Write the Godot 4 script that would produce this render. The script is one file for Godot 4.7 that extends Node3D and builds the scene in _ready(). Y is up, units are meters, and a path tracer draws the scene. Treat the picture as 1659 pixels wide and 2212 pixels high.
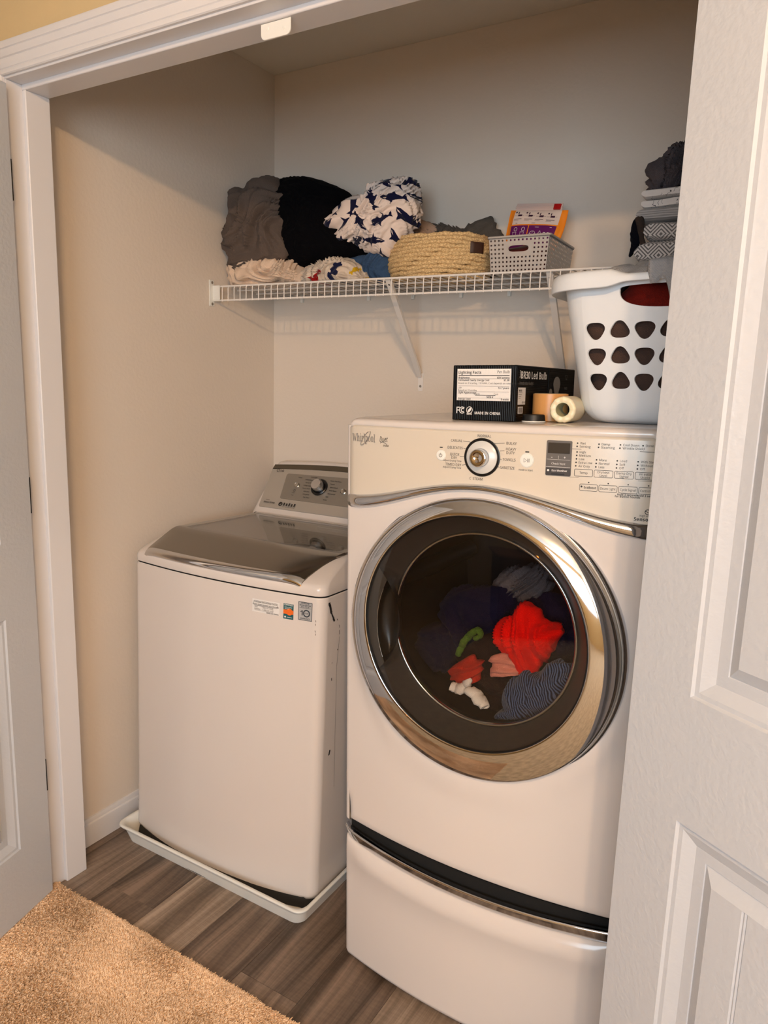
extends Node3D

# ---------------------------------------------------------------- mesh builder
class Geo:
	var v := PackedVector3Array()
	var n := PackedVector3Array()
	var t := PackedVector2Array()
	var ix := PackedInt32Array()
	var xf := Transform3D()

	func put(p: Vector3, nn: Vector3, uv: Vector2) -> void:
		v.append(xf * p)
		n.append((xf.basis * nn).normalized())
		t.append(uv)

	# corners run counter-clockwise seen from outside
	func quad(a: Vector3, b: Vector3, c: Vector3, d: Vector3, u0 := Vector2(0, 1), u1 := Vector2(1, 0)) -> void:
		var nn := (c - a).cross(d - b).normalized()
		var s := v.size()
		put(a, nn, Vector2(u0.x, u0.y))
		put(b, nn, Vector2(u1.x, u0.y))
		put(c, nn, Vector2(u1.x, u1.y))
		put(d, nn, Vector2(u0.x, u1.y))
		for k in [0, 2, 1, 0, 3, 2]:
			ix.append(s + k)

	# rows of points; the outside is on the side of (along the row) x (to the next row), flip turns it
	func patch(rows: Array, cu := false, cv := false, flip := false, us := 1.0, vs := 1.0, planar := false) -> void:
		var k: int = rows.size()
		var m: int = rows[0].size()
		var s := v.size()
		var mu := m + 1 if cu else m
		var kv := k + 1 if cv else k
		for i in kv:
			for j in mu:
				var a := i % k
				var b := j % m
				var p: Vector3 = rows[a][b]
				var l: Vector3 = rows[a][(b - 1 + m) % m] if (cu or b > 0) else p
				var r: Vector3 = rows[a][(b + 1) % m] if (cu or b < m - 1) else p
				var d: Vector3 = rows[(a - 1 + k) % k][b] if (cv or a > 0) else p
				var u: Vector3 = rows[(a + 1) % k][b] if (cv or a < k - 1) else p
				var du := r - l
				var dv := u - d
				if du.length_squared() < 1e-14:
					var o: Vector3 = rows[a + 1][b] if a + 1 < k else rows[a - 1][b]
					var o2: Vector3 = rows[a + 1][(b + 1) % m] if a + 1 < k else rows[a - 1][(b + 1) % m]
					var o3: Vector3 = rows[a + 1][(b - 1 + m) % m] if a + 1 < k else rows[a - 1][(b - 1 + m) % m]
					du = o2 - o3
					if du.length_squared() < 1e-14:
						du = o2 - o
				var nn := du.cross(dv)
				nn = -nn.normalized() if flip else nn.normalized()
				put(p, nn, Vector2(p.x, p.y) if planar else Vector2(us * j / maxf(1, mu - 1), vs * i / maxf(1, kv - 1)))
		for i in kv - 1:
			for j in mu - 1:
				var q := s + i * mu + j
				var e := [q, q + mu + 1, q + 1, q, q + mu, q + mu + 1] if not flip else [q, q + 1, q + mu + 1, q, q + mu + 1, q + mu]
				for w in e:
					ix.append(w)

	func fan(ring: PackedVector3Array, flip := false) -> void:
		var c := Vector3.ZERO
		for p in ring:
			c += p
		c /= ring.size()
		var nn := Vector3.ZERO
		for i in ring.size():
			nn += (ring[i] - c).cross(ring[(i + 1) % ring.size()] - c)
		nn = nn.normalized() * (-1.0 if flip else 1.0)
		var s := v.size()
		put(c, nn, Vector2(0.5, 0.5))
		for i in ring.size():
			put(ring[i], nn, Vector2(0.5 + 0.5 * cos(TAU * i / ring.size()), 0.5 - 0.5 * sin(TAU * i / ring.size())))
		for i in ring.size():
			var j := (i + 1) % ring.size()
			for w in ([s, s + 1 + i, s + 1 + j] if flip else [s, s + 1 + j, s + 1 + i]):
				ix.append(w)

	func rbox(c: Vector3, size: Vector3, r := 0.004, b := Basis(), seg := 2) -> void:
		var h := size / 2
		r = minf(r, minf(h.x, minf(h.y, h.z)) * 0.98)
		for f in 6:
			var ax: int = f >> 1
			var sg := 1.0 if f & 1 else -1.0
			var ua := (ax + 1) % 3
			var va := (ax + 2) % 3
			var lu := ticks(h[ua], r, seg)
			var lv := ticks(h[va], r, seg)
			var s := v.size()
			for y in lv:
				for x in lu:
					var p := Vector3()
					p[ax] = sg * h[ax]
					p[ua] = x
					p[va] = y
					var q := Vector3(clampf(p.x, -h.x + r, h.x - r), clampf(p.y, -h.y + r, h.y - r), clampf(p.z, -h.z + r, h.z - r))
					var d := (p - q).normalized()
					put(c + b * (q + d * r), b * d, Vector2(x, y))
			var w := lu.size()
			for i in lv.size() - 1:
				for j in w - 1:
					var q := s + i * w + j
					for k in ([q, q + w + 1, q + 1, q, q + w, q + w + 1] if sg > 0 else [q, q + 1, q + w + 1, q, q + w + 1, q + w]):
						ix.append(k)

	func ticks(h: float, r: float, seg: int) -> Array:
		var o := []
		for i in seg + 1:
			o.append(-h + r * (1.0 - tan(PI / 4 * (1.0 - float(i) / seg))))
		for i in seg + 1:
			o.append(h - r * (1.0 - tan(PI / 4 * float(i) / seg)))
		return o

	func tube(path: PackedVector3Array, rad, sides := 8, closed := false, caps := true, flat := 1.0) -> void:
		var rows := []
		var m := path.size()
		var up := Vector3(0, 1, 0)
		for i in m:
			var a: Vector3 = path[(i - 1 + m) % m] if closed or i > 0 else path[i]
			var b: Vector3 = path[(i + 1) % m] if closed or i < m - 1 else path[i]
			var d := (b - a).normalized()
			if i == 0 and absf(d.y) > 0.9:
				up = Vector3(0, 0, 1)
			up = (up - d * up.dot(d)).normalized()
			var side := d.cross(up)
			var r: float = rad[i] if rad is Array or rad is PackedFloat32Array else rad
			var ring := PackedVector3Array()
			for k in sides:
				var an := TAU * k / sides
				ring.append(path[i] + (side * cos(an) + up * sin(an) * flat) * r)
			rows.append(ring)
		patch(rows, true, closed, true)
		if caps and not closed:
			fan(rows[0], false)
			fan(rows[m - 1], true)

	# profile of (radius, height along y), turned about the y axis; sharp corners stay sharp
	func lathe(prof: PackedVector2Array, segs := 48, flip := false, sharp := 0.6, us := 1.0) -> void:
		for run in Geo.runs(prof, sharp):
			var rows := []
			for p in run:
				var ring := PackedVector3Array()
				for k in segs:
					var an := TAU * k / segs
					ring.append(Vector3(p.x * cos(an), p.y, -p.x * sin(an)))
				rows.append(ring)
			patch(rows, true, false, flip, us, 1.0)

	static func runs(prof: PackedVector2Array, sharp := 0.6) -> Array:
		var out := []
		var cur := PackedVector2Array([prof[0]])
		for i in range(1, prof.size()):
			cur.append(prof[i])
			if i < prof.size() - 1 and absf((prof[i] - prof[i - 1]).angle_to(prof[i + 1] - prof[i])) > sharp:
				out.append(cur)
				cur = PackedVector2Array([prof[i]])
		out.append(cur)
		return out

	# outline (counter-clockwise in xy) pushed from z0 to z1
	func extrude(poly: PackedVector2Array, z0: float, z1: float, sharp := 0.6, bevel := 0.0) -> void:
		if Geometry2D.is_polygon_clockwise(poly):
			poly.reverse()
		var m := poly.size()
		var inner := PackedVector2Array()
		for i in m:
			var a := (poly[i] - poly[(i - 1 + m) % m]).normalized()
			var b := (poly[(i + 1) % m] - poly[i]).normalized()
			var w := (Vector2(-a.y, a.x) + Vector2(-b.y, b.x)).normalized()
			inner.append(poly[i] + w * bevel)
		var start := 0
		for i in m:
			if absf((poly[i] - poly[(i - 1 + m) % m]).angle_to(poly[(i + 1) % m] - poly[i])) > sharp:
				start = i
				break
		var seq := []
		for i in m + 1:
			seq.append((start + i) % m)
		var cur := [seq[0]]
		for i in range(1, m + 1):
			cur.append(seq[i])
			var k: int = seq[i]
			if i == m or absf((poly[k] - poly[(k - 1 + m) % m]).angle_to(poly[(k + 1) % m] - poly[k])) > sharp:
				var r0 := PackedVector3Array()
				var r1 := PackedVector3Array()
				var r2 := PackedVector3Array()
				var r3 := PackedVector3Array()
				for q in cur:
					r0.append(Vector3(inner[q].x, inner[q].y, z0))
					r1.append(Vector3(poly[q].x, poly[q].y, z0 + bevel))
					r2.append(Vector3(poly[q].x, poly[q].y, z1 - bevel))
					r3.append(Vector3(inner[q].x, inner[q].y, z1))
				patch([r1, r2])
				if bevel > 0.0:
					patch([r0, r1])
					patch([r2, r3])
				cur = [k]
		var tri := Geometry2D.triangulate_polygon(inner)
		for side in 2:
			var s := v.size()
			for p in inner:
				put(Vector3(p.x, p.y, z1 if side else z0), Vector3(0, 0, 1 if side else -1), p)
			for i in range(0, tri.size(), 3):
				var a := inner[tri[i]]
				var ccw := (inner[tri[i + 1]] - a).cross(inner[tri[i + 2]] - a) > 0
				var e := [tri[i], tri[i + 2], tri[i + 1]] if ccw == (side == 1) else [tri[i], tri[i + 1], tri[i + 2]]
				for w in e:
					ix.append(s + w)

	func mesh() -> ArrayMesh:
		var a := []
		a.resize(Mesh.ARRAY_MAX)
		a[Mesh.ARRAY_VERTEX] = v
		a[Mesh.ARRAY_NORMAL] = n
		a[Mesh.ARRAY_TEX_UV] = t
		a[Mesh.ARRAY_INDEX] = ix
		var m := ArrayMesh.new()
		m.add_surface_from_arrays(Mesh.PRIMITIVE_TRIANGLES, a)
		return m


# ---------------------------------------------------------------- scene helpers
var names := {}
var M := {}

func numbered(called: String) -> String:
	if not names.has(called):
		names[called] = 0
		return called
	names[called] += 1
	return "%s_%03d" % [called, names[called]]

func part(called: String, g, m: Material, parent: Node = null) -> MeshInstance3D:
	var o := MeshInstance3D.new()
	o.name = called if parent else numbered(called)
	o.mesh = g.mesh() if g is Geo else g
	o.material_override = m
	o.cast_shadow = GeometryInstance3D.SHADOW_CASTING_SETTING_ON
	(parent if parent else self).add_child(o, true)
	return o

func tag(o: Node, label: String, category: String, group := "") -> Node:
	o.set_meta("label", label)
	o.set_meta("category", category)
	if group:
		o.set_meta("group", group)
	return o

func thing(called: String, label: String, category: String, at := Transform3D(), group := "") -> Node3D:
	var o := Node3D.new()
	o.name = numbered(called)
	add_child(o, true)
	o.transform = at
	tag(o, label, category, group)
	return o

func struct(called: String, g, m: Material) -> MeshInstance3D:
	var o := part(called, g, m)
	o.set_meta("kind", "structure")
	return o

func struct_root(called: String) -> Node3D:
	var o := Node3D.new()
	o.name = numbered(called)
	add_child(o, true)
	o.set_meta("kind", "structure")
	return o

func mat(r: float, g: float, b: float, rough := 0.6, metal := 0.0) -> StandardMaterial3D:
	var m := StandardMaterial3D.new()
	m.albedo_color = Color(r, g, b)
	m.roughness = rough
	m.metallic = metal
	return m

func fabric(r: float, g: float, b: float) -> StandardMaterial3D:
	var m := mat(r, g, b, 0.95)
	m.metallic_specular = 0.2
	m.rim_enabled = true
	m.rim = 0.25
	m.rim_tint = 0.6
	m.heightmap_enabled = true
	m.heightmap_scale = 0.08
	m.heightmap_texture = weave
	m.uv1_triplanar = true
	m.uv1_scale = Vector3.ONE * 14.0
	return m

func tex(w: int, h: int, f: Callable) -> ImageTexture:
	var im := Image.create(w, h, false, Image.FORMAT_RGB8)
	for y in h:
		for x in w:
			im.set_pixel(x, y, f.call(x, y))
	return ImageTexture.create_from_image(im)

func noise(freq: float, sd: int, oct := 3) -> FastNoiseLite:
	var n := FastNoiseLite.new()
	n.noise_type = FastNoiseLite.TYPE_SIMPLEX_SMOOTH
	n.seed = sd
	n.frequency = freq
	n.fractal_octaves = oct
	return n

func one(g: Geo) -> Geo:
	return g

func box(c: Vector3, size: Vector3, r := 0.002, b := Basis(), seg := 2) -> Geo:
	var g := Geo.new()
	g.rbox(c, size, r, b, seg)
	return g

func span(a: Vector3, b: Vector3, r := 0.001) -> Geo:
	return box((a + b) / 2, (b - a).abs(), r)

func rounded(w: float, h: float, r: float, seg := 6, at := Vector2.ZERO) -> PackedVector2Array:
	var o := PackedVector2Array()
	for q in 4:
		var c := Vector2((w / 2 - r) * (1 if q == 0 or q == 3 else -1), (h / 2 - r) * (1 if q < 2 else -1))
		for i in seg + 1:
			o.append(at + c + Vector2.from_angle(PI / 2 * (q + float(i) / seg)) * r)
	return o

func circle(r: float, seg := 32, at := Vector2.ZERO) -> PackedVector2Array:
	var o := PackedVector2Array()
	for i in seg:
		o.append(at + Vector2.from_angle(TAU * i / seg) * r)
	return o

# lettering: the glyphs of a line of text laid through a map from (x, y) on the surface to a point
var fonts := {}
func letters(g: Geo, s: String, x: float, y: float, size: float, to: Callable, bold := false, align := 0, slant := 0.0, wide := 1.0, face := "Droid Sans", fit := 0.0) -> void:
	var key := face + str(bold)
	if not fonts.has(key):
		var f := SystemFont.new()
		f.font_names = PackedStringArray([face])
		f.font_weight = 700 if bold else 400
		fonts[key] = f
	var tm := TextMesh.new()
	tm.font = fonts[key]
	tm.text = s
	tm.font_size = 48
	tm.pixel_size = size / 48.0
	tm.depth = 0.0
	tm.curve_step = 2.0
	tm.horizontal_alignment = HORIZONTAL_ALIGNMENT_LEFT
	tm.vertical_alignment = VERTICAL_ALIGNMENT_CENTER
	var a := tm.get_mesh_arrays()
	if a.is_empty() or a[Mesh.ARRAY_VERTEX] == null:
		return
	var vs: PackedVector3Array = a[Mesh.ARRAY_VERTEX]
	if vs.is_empty():
		return
	var lo := 1e9
	var hi := -1e9
	for p in vs:
		lo = minf(lo, p.x)
		hi = maxf(hi, p.x)
	if fit > 0.0:
		wide = fit / maxf(hi - lo, 1e-6)
	var off: float = [lo, (lo + hi) / 2, hi][align]
	var base := g.v.size()
	var c: Vector3 = to.call(x, y)
	var nn: Vector3 = ((to.call(x + 0.001, y) as Vector3) - c).cross((to.call(x, y + 0.001) as Vector3) - c).normalized()
	for p in vs:
		g.put(to.call(x + (p.x - off) * wide + p.y * slant, y + p.y), nn, Vector2.ZERO)
	var id = a[Mesh.ARRAY_INDEX]
	if id == null:
		for i in vs.size():
			g.ix.append(base + i)
	else:
		for i in id:
			g.ix.append(base + i)

# a flat mark on a surface: a filled rectangle
func mark(g: Geo, x0: float, y0: float, x1: float, y1: float, to: Callable) -> void:
	g.quad(to.call(x0, y0), to.call(x1, y0), to.call(x1, y1), to.call(x0, y1))

func stroke(g: Geo, pts: PackedVector2Array, w: float, to: Callable, closed := false) -> void:
	var m := pts.size()
	var l := PackedVector3Array()
	var r := PackedVector3Array()
	for i in m:
		var a := pts[(i - 1 + m) % m] if closed or i > 0 else pts[i]
		var b := pts[(i + 1) % m] if closed or i < m - 1 else pts[i]
		var d := (b - a).normalized()
		var q := Vector2(-d.y, d.x) * w / 2
		l.append(to.call(pts[i].x + q.x, pts[i].y + q.y))
		r.append(to.call(pts[i].x - q.x, pts[i].y - q.y))
	g.patch([r, l], closed)

func disc(g: Geo, x: float, y: float, r: float, to: Callable, seg := 12) -> void:
	var ring := PackedVector3Array()
	for i in seg:
		ring.append(to.call(x + r * cos(TAU * i / seg), y + r * sin(TAU * i / seg)))
	g.fan(ring)

func pairs(a: Array) -> PackedVector2Array:
	var o := PackedVector2Array()
	for i in range(0, a.size(), 2):
		o.append(Vector2(a[i], a[i + 1]))
	return o

# outline smoothed to count points, evenly spread, counter-clockwise
func smooth(poly: PackedVector2Array, count: int) -> PackedVector2Array:
	if Geometry2D.is_polygon_clockwise(poly):
		poly.reverse()
	var fine := PackedVector2Array()
	var m := poly.size()
	for i in m:
		for k in 8:
			fine.append(poly[i].cubic_interpolate(poly[(i + 1) % m], poly[(i - 1 + m) % m], poly[(i + 2) % m], k / 8.0))
	var total := 0.0
	for i in fine.size():
		total += fine[i].distance_to(fine[(i + 1) % fine.size()])
	var out := PackedVector2Array()
	var step := total / count
	var want := 0.0
	var run := 0.0
	for i in fine.size():
		var a := fine[i]
		var b := fine[(i + 1) % fine.size()]
		var d := a.distance_to(b)
		while want < run + d and out.size() < count:
			out.append(a.lerp(b, (want - run) / maxf(d, 1e-9)))
			want += step
		run += d
	while out.size() < count:
		out.append(fine[0])
	return out

func ridged(freq: float, sd: int, oct := 2) -> FastNoiseLite:
	var n := noise(freq, sd, oct)
	n.fractal_type = FastNoiseLite.FRACTAL_RIDGED
	n.fractal_gain = 0.45
	return n

# crumpled cloth: an outline given depth to both sides of z, with creased folds that run mostly along dir
func crumple(poly: PackedVector2Array, z: float, thick: float, sd: int, amp: float, freq: float, dir: float, floor_y := -9.0, back := 1.0, na := 128, nr := 28) -> Geo:
	var o := smooth(poly, na)
	var c := Vector2.ZERO
	for p in o:
		c += p
	c /= na
	var n1 := noise(4.0, sd, 2)
	var n2 := noise(9.0, sd + 7, 2)
	var f1 := ridged(freq * 0.20, sd + 3, 1)
	var f2 := ridged(freq * 0.42, sd + 5, 1)
	var g := Geo.new()
	var rows := []
	for i in nr * 2 + 1:
		var tt := PI * i / (nr * 2.0)
		var row := PackedVector3Array()
		for j in na:
			var q := c + (o[j] - c) * sin(tt)
			var w := pow(absf(cos(tt)), 0.8) * signf(cos(tt))
			var p := Vector3(q.x, q.y, z + thick * w * (back if w < 0 else 1.0))
			var out2 := (o[j] - c).normalized()
			var nn := Vector3(out2.x * sin(tt), out2.y * sin(tt), cos(tt))
			var a := dir + 1.1 * n1.get_noise_3dv(p * 0.6)
			var al := p.x * cos(a) + p.y * sin(a)
			var ac := -p.x * sin(a) + p.y * cos(a)
			var wp := Vector3(n2.get_noise_3dv(p), n2.get_noise_3dv(p + Vector3(7, 0, 0)), n2.get_noise_3dv(p + Vector3(0, 7, 0))) * 0.03
			var s := Vector3(al * 0.33, ac, p.z * 0.5) + wp
			var f := f1.get_noise_3dv(s) * 0.95 + 0.30 * f2.get_noise_3dv(s + Vector3(3, 1, 2)) + 0.7 * n1.get_noise_3dv(p * 1.3)
			f *= amp * lerpf(1.0, 0.6, sin(tt))
			p += nn * f
			p.y = maxf(p.y, floor_y + 0.0006 * sin(j * 3.0))
			row.append(p)
		rows.append(row)
	g.patch(rows, true, false, true, 1, 1, true)
	return g

var weave: ImageTexture
const DAY := 6.8
const LAMP := 0.85

# ---------------------------------------------------------------- materials
func make_materials() -> void:
	weave = tex(128, 128, func(x, y):
		var a := 0.5 + 0.5 * sin(x * TAU / 4.0)
		var b := 0.5 + 0.5 * sin(y * TAU / 4.0)
		var k := a if (int(x / 4) + int(y / 4)) % 2 == 0 else b
		return Color(k, k, k))
	M.wall = mat(0.86, 0.82, 0.775, 0.85)
	M.wall.heightmap_enabled = true
	M.wall.heightmap_scale = 0.04
	var nt := NoiseTexture2D.new()
	nt.noise = noise(0.05, 3, 4)
	nt.seamless = true
	nt.width = 512
	nt.height = 512
	M.wall.heightmap_texture = nt
	M.wall.uv1_triplanar = true
	M.wall.uv1_world_triplanar = true
	M.wall.uv1_scale = Vector3.ONE * 2.5
	M.ochre = M.wall.duplicate()
	M.ochre.albedo_color = Color(0.80, 0.71, 0.54)
	M.ceiling = M.wall.duplicate()
	M.ceiling.albedo_color = Color(0.86, 0.84, 0.80)
	M.trim = mat(0.85, 0.845, 0.855, 0.3)
	M.door = mat(0.75, 0.765, 0.79, 0.34)
	M.door.heightmap_enabled = true
	M.door.heightmap_scale = 0.05
	M.door.heightmap_texture = nt
	M.door.uv1_triplanar = true
	M.door.uv1_scale = Vector3(3, 3, 3)
	M.plastic = mat(0.90, 0.90, 0.88, 0.3)
	M.dark_metal = mat(0.16, 0.15, 0.14, 0.4, 0.8)
	M.enamel = mat(0.84, 0.81, 0.79, 0.16)
	M.fascia = mat(0.82, 0.785, 0.73, 0.22)
	M.chrome = mat(0.82, 0.83, 0.85, 0.06, 1.0)
	M.steel = mat(0.74, 0.735, 0.72, 0.22, 1.0)
	M.silver = mat(0.70, 0.675, 0.64, 0.4, 0.35)
	M.silver_dark = mat(0.54, 0.515, 0.48, 0.42, 0.3)
	M.olive = mat(0.34, 0.31, 0.26, 0.3, 0.3)
	M.black = mat(0.03, 0.03, 0.03, 0.35)
	M.soot = mat(0.02, 0.02, 0.02, 0.9)
	M.ink = mat(0.13, 0.12, 0.12, 0.6)
	M.ink_blue = mat(0.16, 0.2, 0.24, 0.6)
	M.grey_print = mat(0.50, 0.48, 0.46, 0.5)
	M.white_print = mat(0.88, 0.87, 0.86, 0.5)
	M.wire = mat(0.90, 0.88, 0.86, 0.3)
	M.rubber = mat(0.10, 0.10, 0.10, 0.7)
	M.smoke = mat(0.24, 0.225, 0.21, 0.3)
	M.drum = mat(0.22, 0.20, 0.19, 0.35, 0.6)
	M.funnel = mat(0.20, 0.185, 0.175, 0.4)
	M.glass = mat(0.05, 0.042, 0.04, 0.02)
	M.glass.albedo_color.a = 0.20
	M.glass.transparency = BaseMaterial3D.TRANSPARENCY_ALPHA
	M.lid_glass = mat(0.16, 0.14, 0.12, 0.02)
	M.lid_glass.albedo_color.a = 0.22
	M.lid_glass.transparency = BaseMaterial3D.TRANSPARENCY_ALPHA

# grain of a printed vinyl plank, lengthwise along v
func grain(sd: int, base: Color, dark: Color) -> StandardMaterial3D:
	var n1 := noise(1.0, sd, 4)
	var n2 := noise(1.0, sd + 50, 2)
	var n3 := noise(1.0, sd + 90, 3)
	var m := mat(1, 1, 1, 0.42)
	var im := tex(192, 768, func(x, y):
		var u: float = x / 192.0
		var v: float = y / 768.0
		var warp := n2.get_noise_2d(u * 1.2, v * 1.6) * 0.16
		var a := n1.get_noise_2d((u + warp) * 2.6, v * 0.55)
		var streak := n3.get_noise_2d((u + warp) * 26.0, v * 1.6)
		var saw := n3.get_noise_2d(u * 5.0, v * 150.0)
		var knot := n1.get_noise_2d(u * 6.0 + 9.0, v * 4.0)
		var k := clampf(0.5 + 0.75 * a + 0.26 * streak + 0.13 * saw - 0.5 * maxf(0.0, knot - 0.3), 0, 1)
		return dark.lerp(base, k))
	m.albedo_texture = im
	m.heightmap_enabled = true
	m.heightmap_scale = 0.03
	m.heightmap_texture = im
	return m

# ---------------------------------------------------------------- the scene
func _ready() -> void:
	var cam := Camera3D.new()
	cam.name = "camera"
	cam.fov = 69.98
	cam.near = 0.02
	add_child(cam)
	cam.position = Vector3(1.762, 1.4147, 2.1355)
	cam.rotation_order = EULER_ORDER_YXZ
	cam.rotation_degrees = Vector3(-10.41, 30.77, 1.76)
	cam.current = true
	var we := WorldEnvironment.new()
	we.name = "environment"
	var e := Environment.new()
	e.background_mode = Environment.BG_SKY
	var sky := Sky.new()
	var sm := ProceduralSkyMaterial.new()
	sm.sky_top_color = Color(0.42, 0.58, 0.85)
	sm.sky_horizon_color = Color(0.80, 0.87, 0.95)
	sm.ground_bottom_color = Color(0.30, 0.30, 0.28)
	sm.ground_horizon_color = Color(0.62, 0.66, 0.68)
	sky.sky_material = sm
	e.sky = sky
	e.background_energy_multiplier = 1.0
	e.tonemap_mode = Environment.TONE_MAPPER_LINEAR
	e.tonemap_exposure = 1.0
	e.sdfgi_enabled = true
	e.ssao_enabled = true
	e.ssil_enabled = true
	we.environment = e
	add_child(we)
	# daylight through the window of the room behind the camera
	var day := AreaLight3D.new()
	day.name = "window_daylight"
	day.area_size = Vector2(1.6, 1.2)
	day.light_color = Color(0.88, 0.95, 1.0)
	day.light_energy = DAY
	day.shadow_enabled = true
	add_child(day)
	day.position = Vector3(2.25, 1.52, 4.28)
	day.rotation_degrees = Vector3(0, 0, 0)

	make_materials()
	room()
	doors()
	washer()
	tray()
	pedestal()
	dryer()
	shelf()
	on_dryer()
	laundry_basket()
	on_shelf()
	behind_camera()

# ---------------------------------------------------------------- room
const CEIL := 2.422

func room() -> void:
	var g := Geo.new()
	g = span(Vector3(-0.12, -0.05, -0.12), Vector3(0, CEIL, 0.942))
	struct("wall_left", g, M.wall)
	struct("wall_back", span(Vector3(0, -0.05, -0.12), Vector3(1.97, CEIL, 0)), M.wall)
	struct("wall_right", span(Vector3(1.85, -0.05, 0), Vector3(1.97, CEIL, 0.942)), M.wall)
	# the wall that the closet opening is cut from: closet side and room side
	var wf := struct_root("wall_front")
	for side in 2:
		var z0 := 0.942 if side == 0 else 0.99
		var z1 := 0.99 if side == 0 else 1.045
		g = Geo.new()
		for b in [[-1.82, 0.065, -0.05, CEIL], [1.634, 3.32, -0.05, CEIL], [0.065, 1.634, 2.071, CEIL]]:
			var c := span(Vector3(b[0], b[2], z0), Vector3(b[1], b[3], z1))
			append(g, c)
		part("closet_face" if side == 0 else "room_face", g, M.wall if side == 0 else M.ochre, wf)
	g = span(Vector3(-1.82, CEIL, -0.12), Vector3(3.32, CEIL + 0.1, 4.42))
	struct("ceiling", g, M.ceiling)
	struct("wall_outer_left", span(Vector3(-1.82, -0.05, 1.045), Vector3(-1.7, CEIL, 4.42)), M.ochre)
	struct("wall_outer_right", span(Vector3(3.2, -0.05, 1.045), Vector3(3.32, CEIL, 4.42)), M.ceiling)
	g = Geo.new()
	for b in [[-1.7, 1.42, -0.05, CEIL], [3.08, 3.2, -0.05, CEIL], [1.42, 3.08, -0.05, 0.88], [1.42, 3.08, 2.16, CEIL]]:
		append(g, span(Vector3(b[0], b[2], 4.3), Vector3(b[1], b[3], 4.42)))
	struct("wall_far", g, M.ochre)
	# window in the far wall
	var win := struct_root("window_1")
	g = Geo.new()
	for b in [[1.42, 1.47, 0.88, 2.16], [3.03, 3.08, 0.88, 2.16], [1.47, 3.03, 0.88, 0.93], [1.47, 3.03, 2.11, 2.16], [2.23, 2.27, 0.93, 2.11], [1.47, 3.03, 1.50, 1.54]]:
		append(g, span(Vector3(b[0], b[2], 4.31), Vector3(b[1], b[3], 4.37), 0.004))
	part("window_frame", g, M.trim, win)
	var pane := mat(0.9, 0.95, 1.0, 0.02)
	pane.albedo_color.a = 0.03
	pane.transparency = BaseMaterial3D.TRANSPARENCY_ALPHA
	part("pane", span(Vector3(1.47, 0.93, 4.337), Vector3(3.03, 2.11, 4.341), 0.0005), pane, win)
	# floor: vinyl planks in the closet, carpet in the room
	var fl := struct_root("floor")
	part("subfloor", span(Vector3(-0.1, -0.06, -0.1), Vector3(1.95, -0.006, 1.036)), M.soot, fl)
	part("carpet_backing", span(Vector3(-1.75, -0.06, 1.0365), Vector3(3.3, 0.002, 4.4)), carpet_base(), fl)
	var woods := [
		grain(11, Color(0.62, 0.55, 0.485), Color(0.34, 0.28, 0.235)), grain(23, Color(0.56, 0.485, 0.42), Color(0.28, 0.225, 0.185)),
		grain(37, Color(0.68, 0.605, 0.535), Color(0.38, 0.32, 0.265)), grain(49, Color(0.54, 0.465, 0.405), Color(0.27, 0.22, 0.18))]
	var ends := [0.22, 0.30, 0.50, 0.12, 0.40, 0.98, 0.20, 0.55, 0.97, 0.3, 0.35, 0.6]
	for k in 12:
		var x0 := 0.0385 + 0.1688 * (k - 1)
		var x1 := minf(x0 + 0.1688, 1.85)
		x0 = maxf(x0, 0.0)
		if x1 - x0 < 0.01:
			continue
		var cuts := [0.0, ends[k], 1.035]
		for j in 2:
			g = Geo.new()
			var c := Vector3((x0 + x1) / 2, -0.003, (cuts[j] + cuts[j + 1]) / 2)
			g.rbox(c, Vector3(x1 - x0 - 0.0006, 0.006, cuts[j + 1] - cuts[j] - 0.0006), 0.0006, Basis(), 1)
			for i in g.t.size():
				g.t[i] = Vector2((g.v[i].x - x0) / 0.1688, g.v[i].z * 0.8 + 0.37 * k + 0.5 * j)
			part("plank", g, woods[(k * 3 + j) % 4], fl)
	# baseboards
	var prof := pairs([0, 0, 0.013, 0, 0.013, 0.062, 0.0115, 0.068, 0.0075, 0.071, 0.0075, 0.078, 0.005, 0.084, 0, 0.085])
	g = Geo.new()
	rail(g, prof, Vector3(0, 0, 0.942), Vector3(0, 0, 0), Vector3(1, 0, 0))
	struct("baseboard_left", g, M.trim)
	g = Geo.new()
	rail(g, prof, Vector3(0, 0, 0), Vector3(1.85, 0, 0), Vector3(0, 0, 1))
	struct("baseboard_back", g, M.trim)
	# jamb with its stop, and the casing round the opening
	g = Geo.new()
	var jl := 0.084
	var jr := 1.615
	append(g, span(Vector3(jl - 0.019, 0, 0.942), Vector3(jl, 2.052, 1.045), 0.0015))
	append(g, span(Vector3(jr, 0, 0.942), Vector3(jr + 0.019, 2.052, 1.045), 0.0015))
	append(g, span(Vector3(jl - 0.019, 2.052, 0.942), Vector3(jr + 0.019, 2.071, 1.045), 0.0015))
	struct("trim_1", g, M.trim)
	g = Geo.new()
	append(g, span(Vector3(jl - 0.001, 0, 0.9425), Vector3(jl + 0.012, 2.0405, 1.0065), 0.003))
	append(g, span(Vector3(jr - 0.012, 0, 0.9425), Vector3(jr + 0.001, 2.0405, 1.0065), 0.003))
	append(g, span(Vector3(jl, 2.040, 0.9425), Vector3(jr, 2.053, 1.0065), 0.003))
	struct("trim_2", g, M.trim)
	g = Geo.new()
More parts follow.
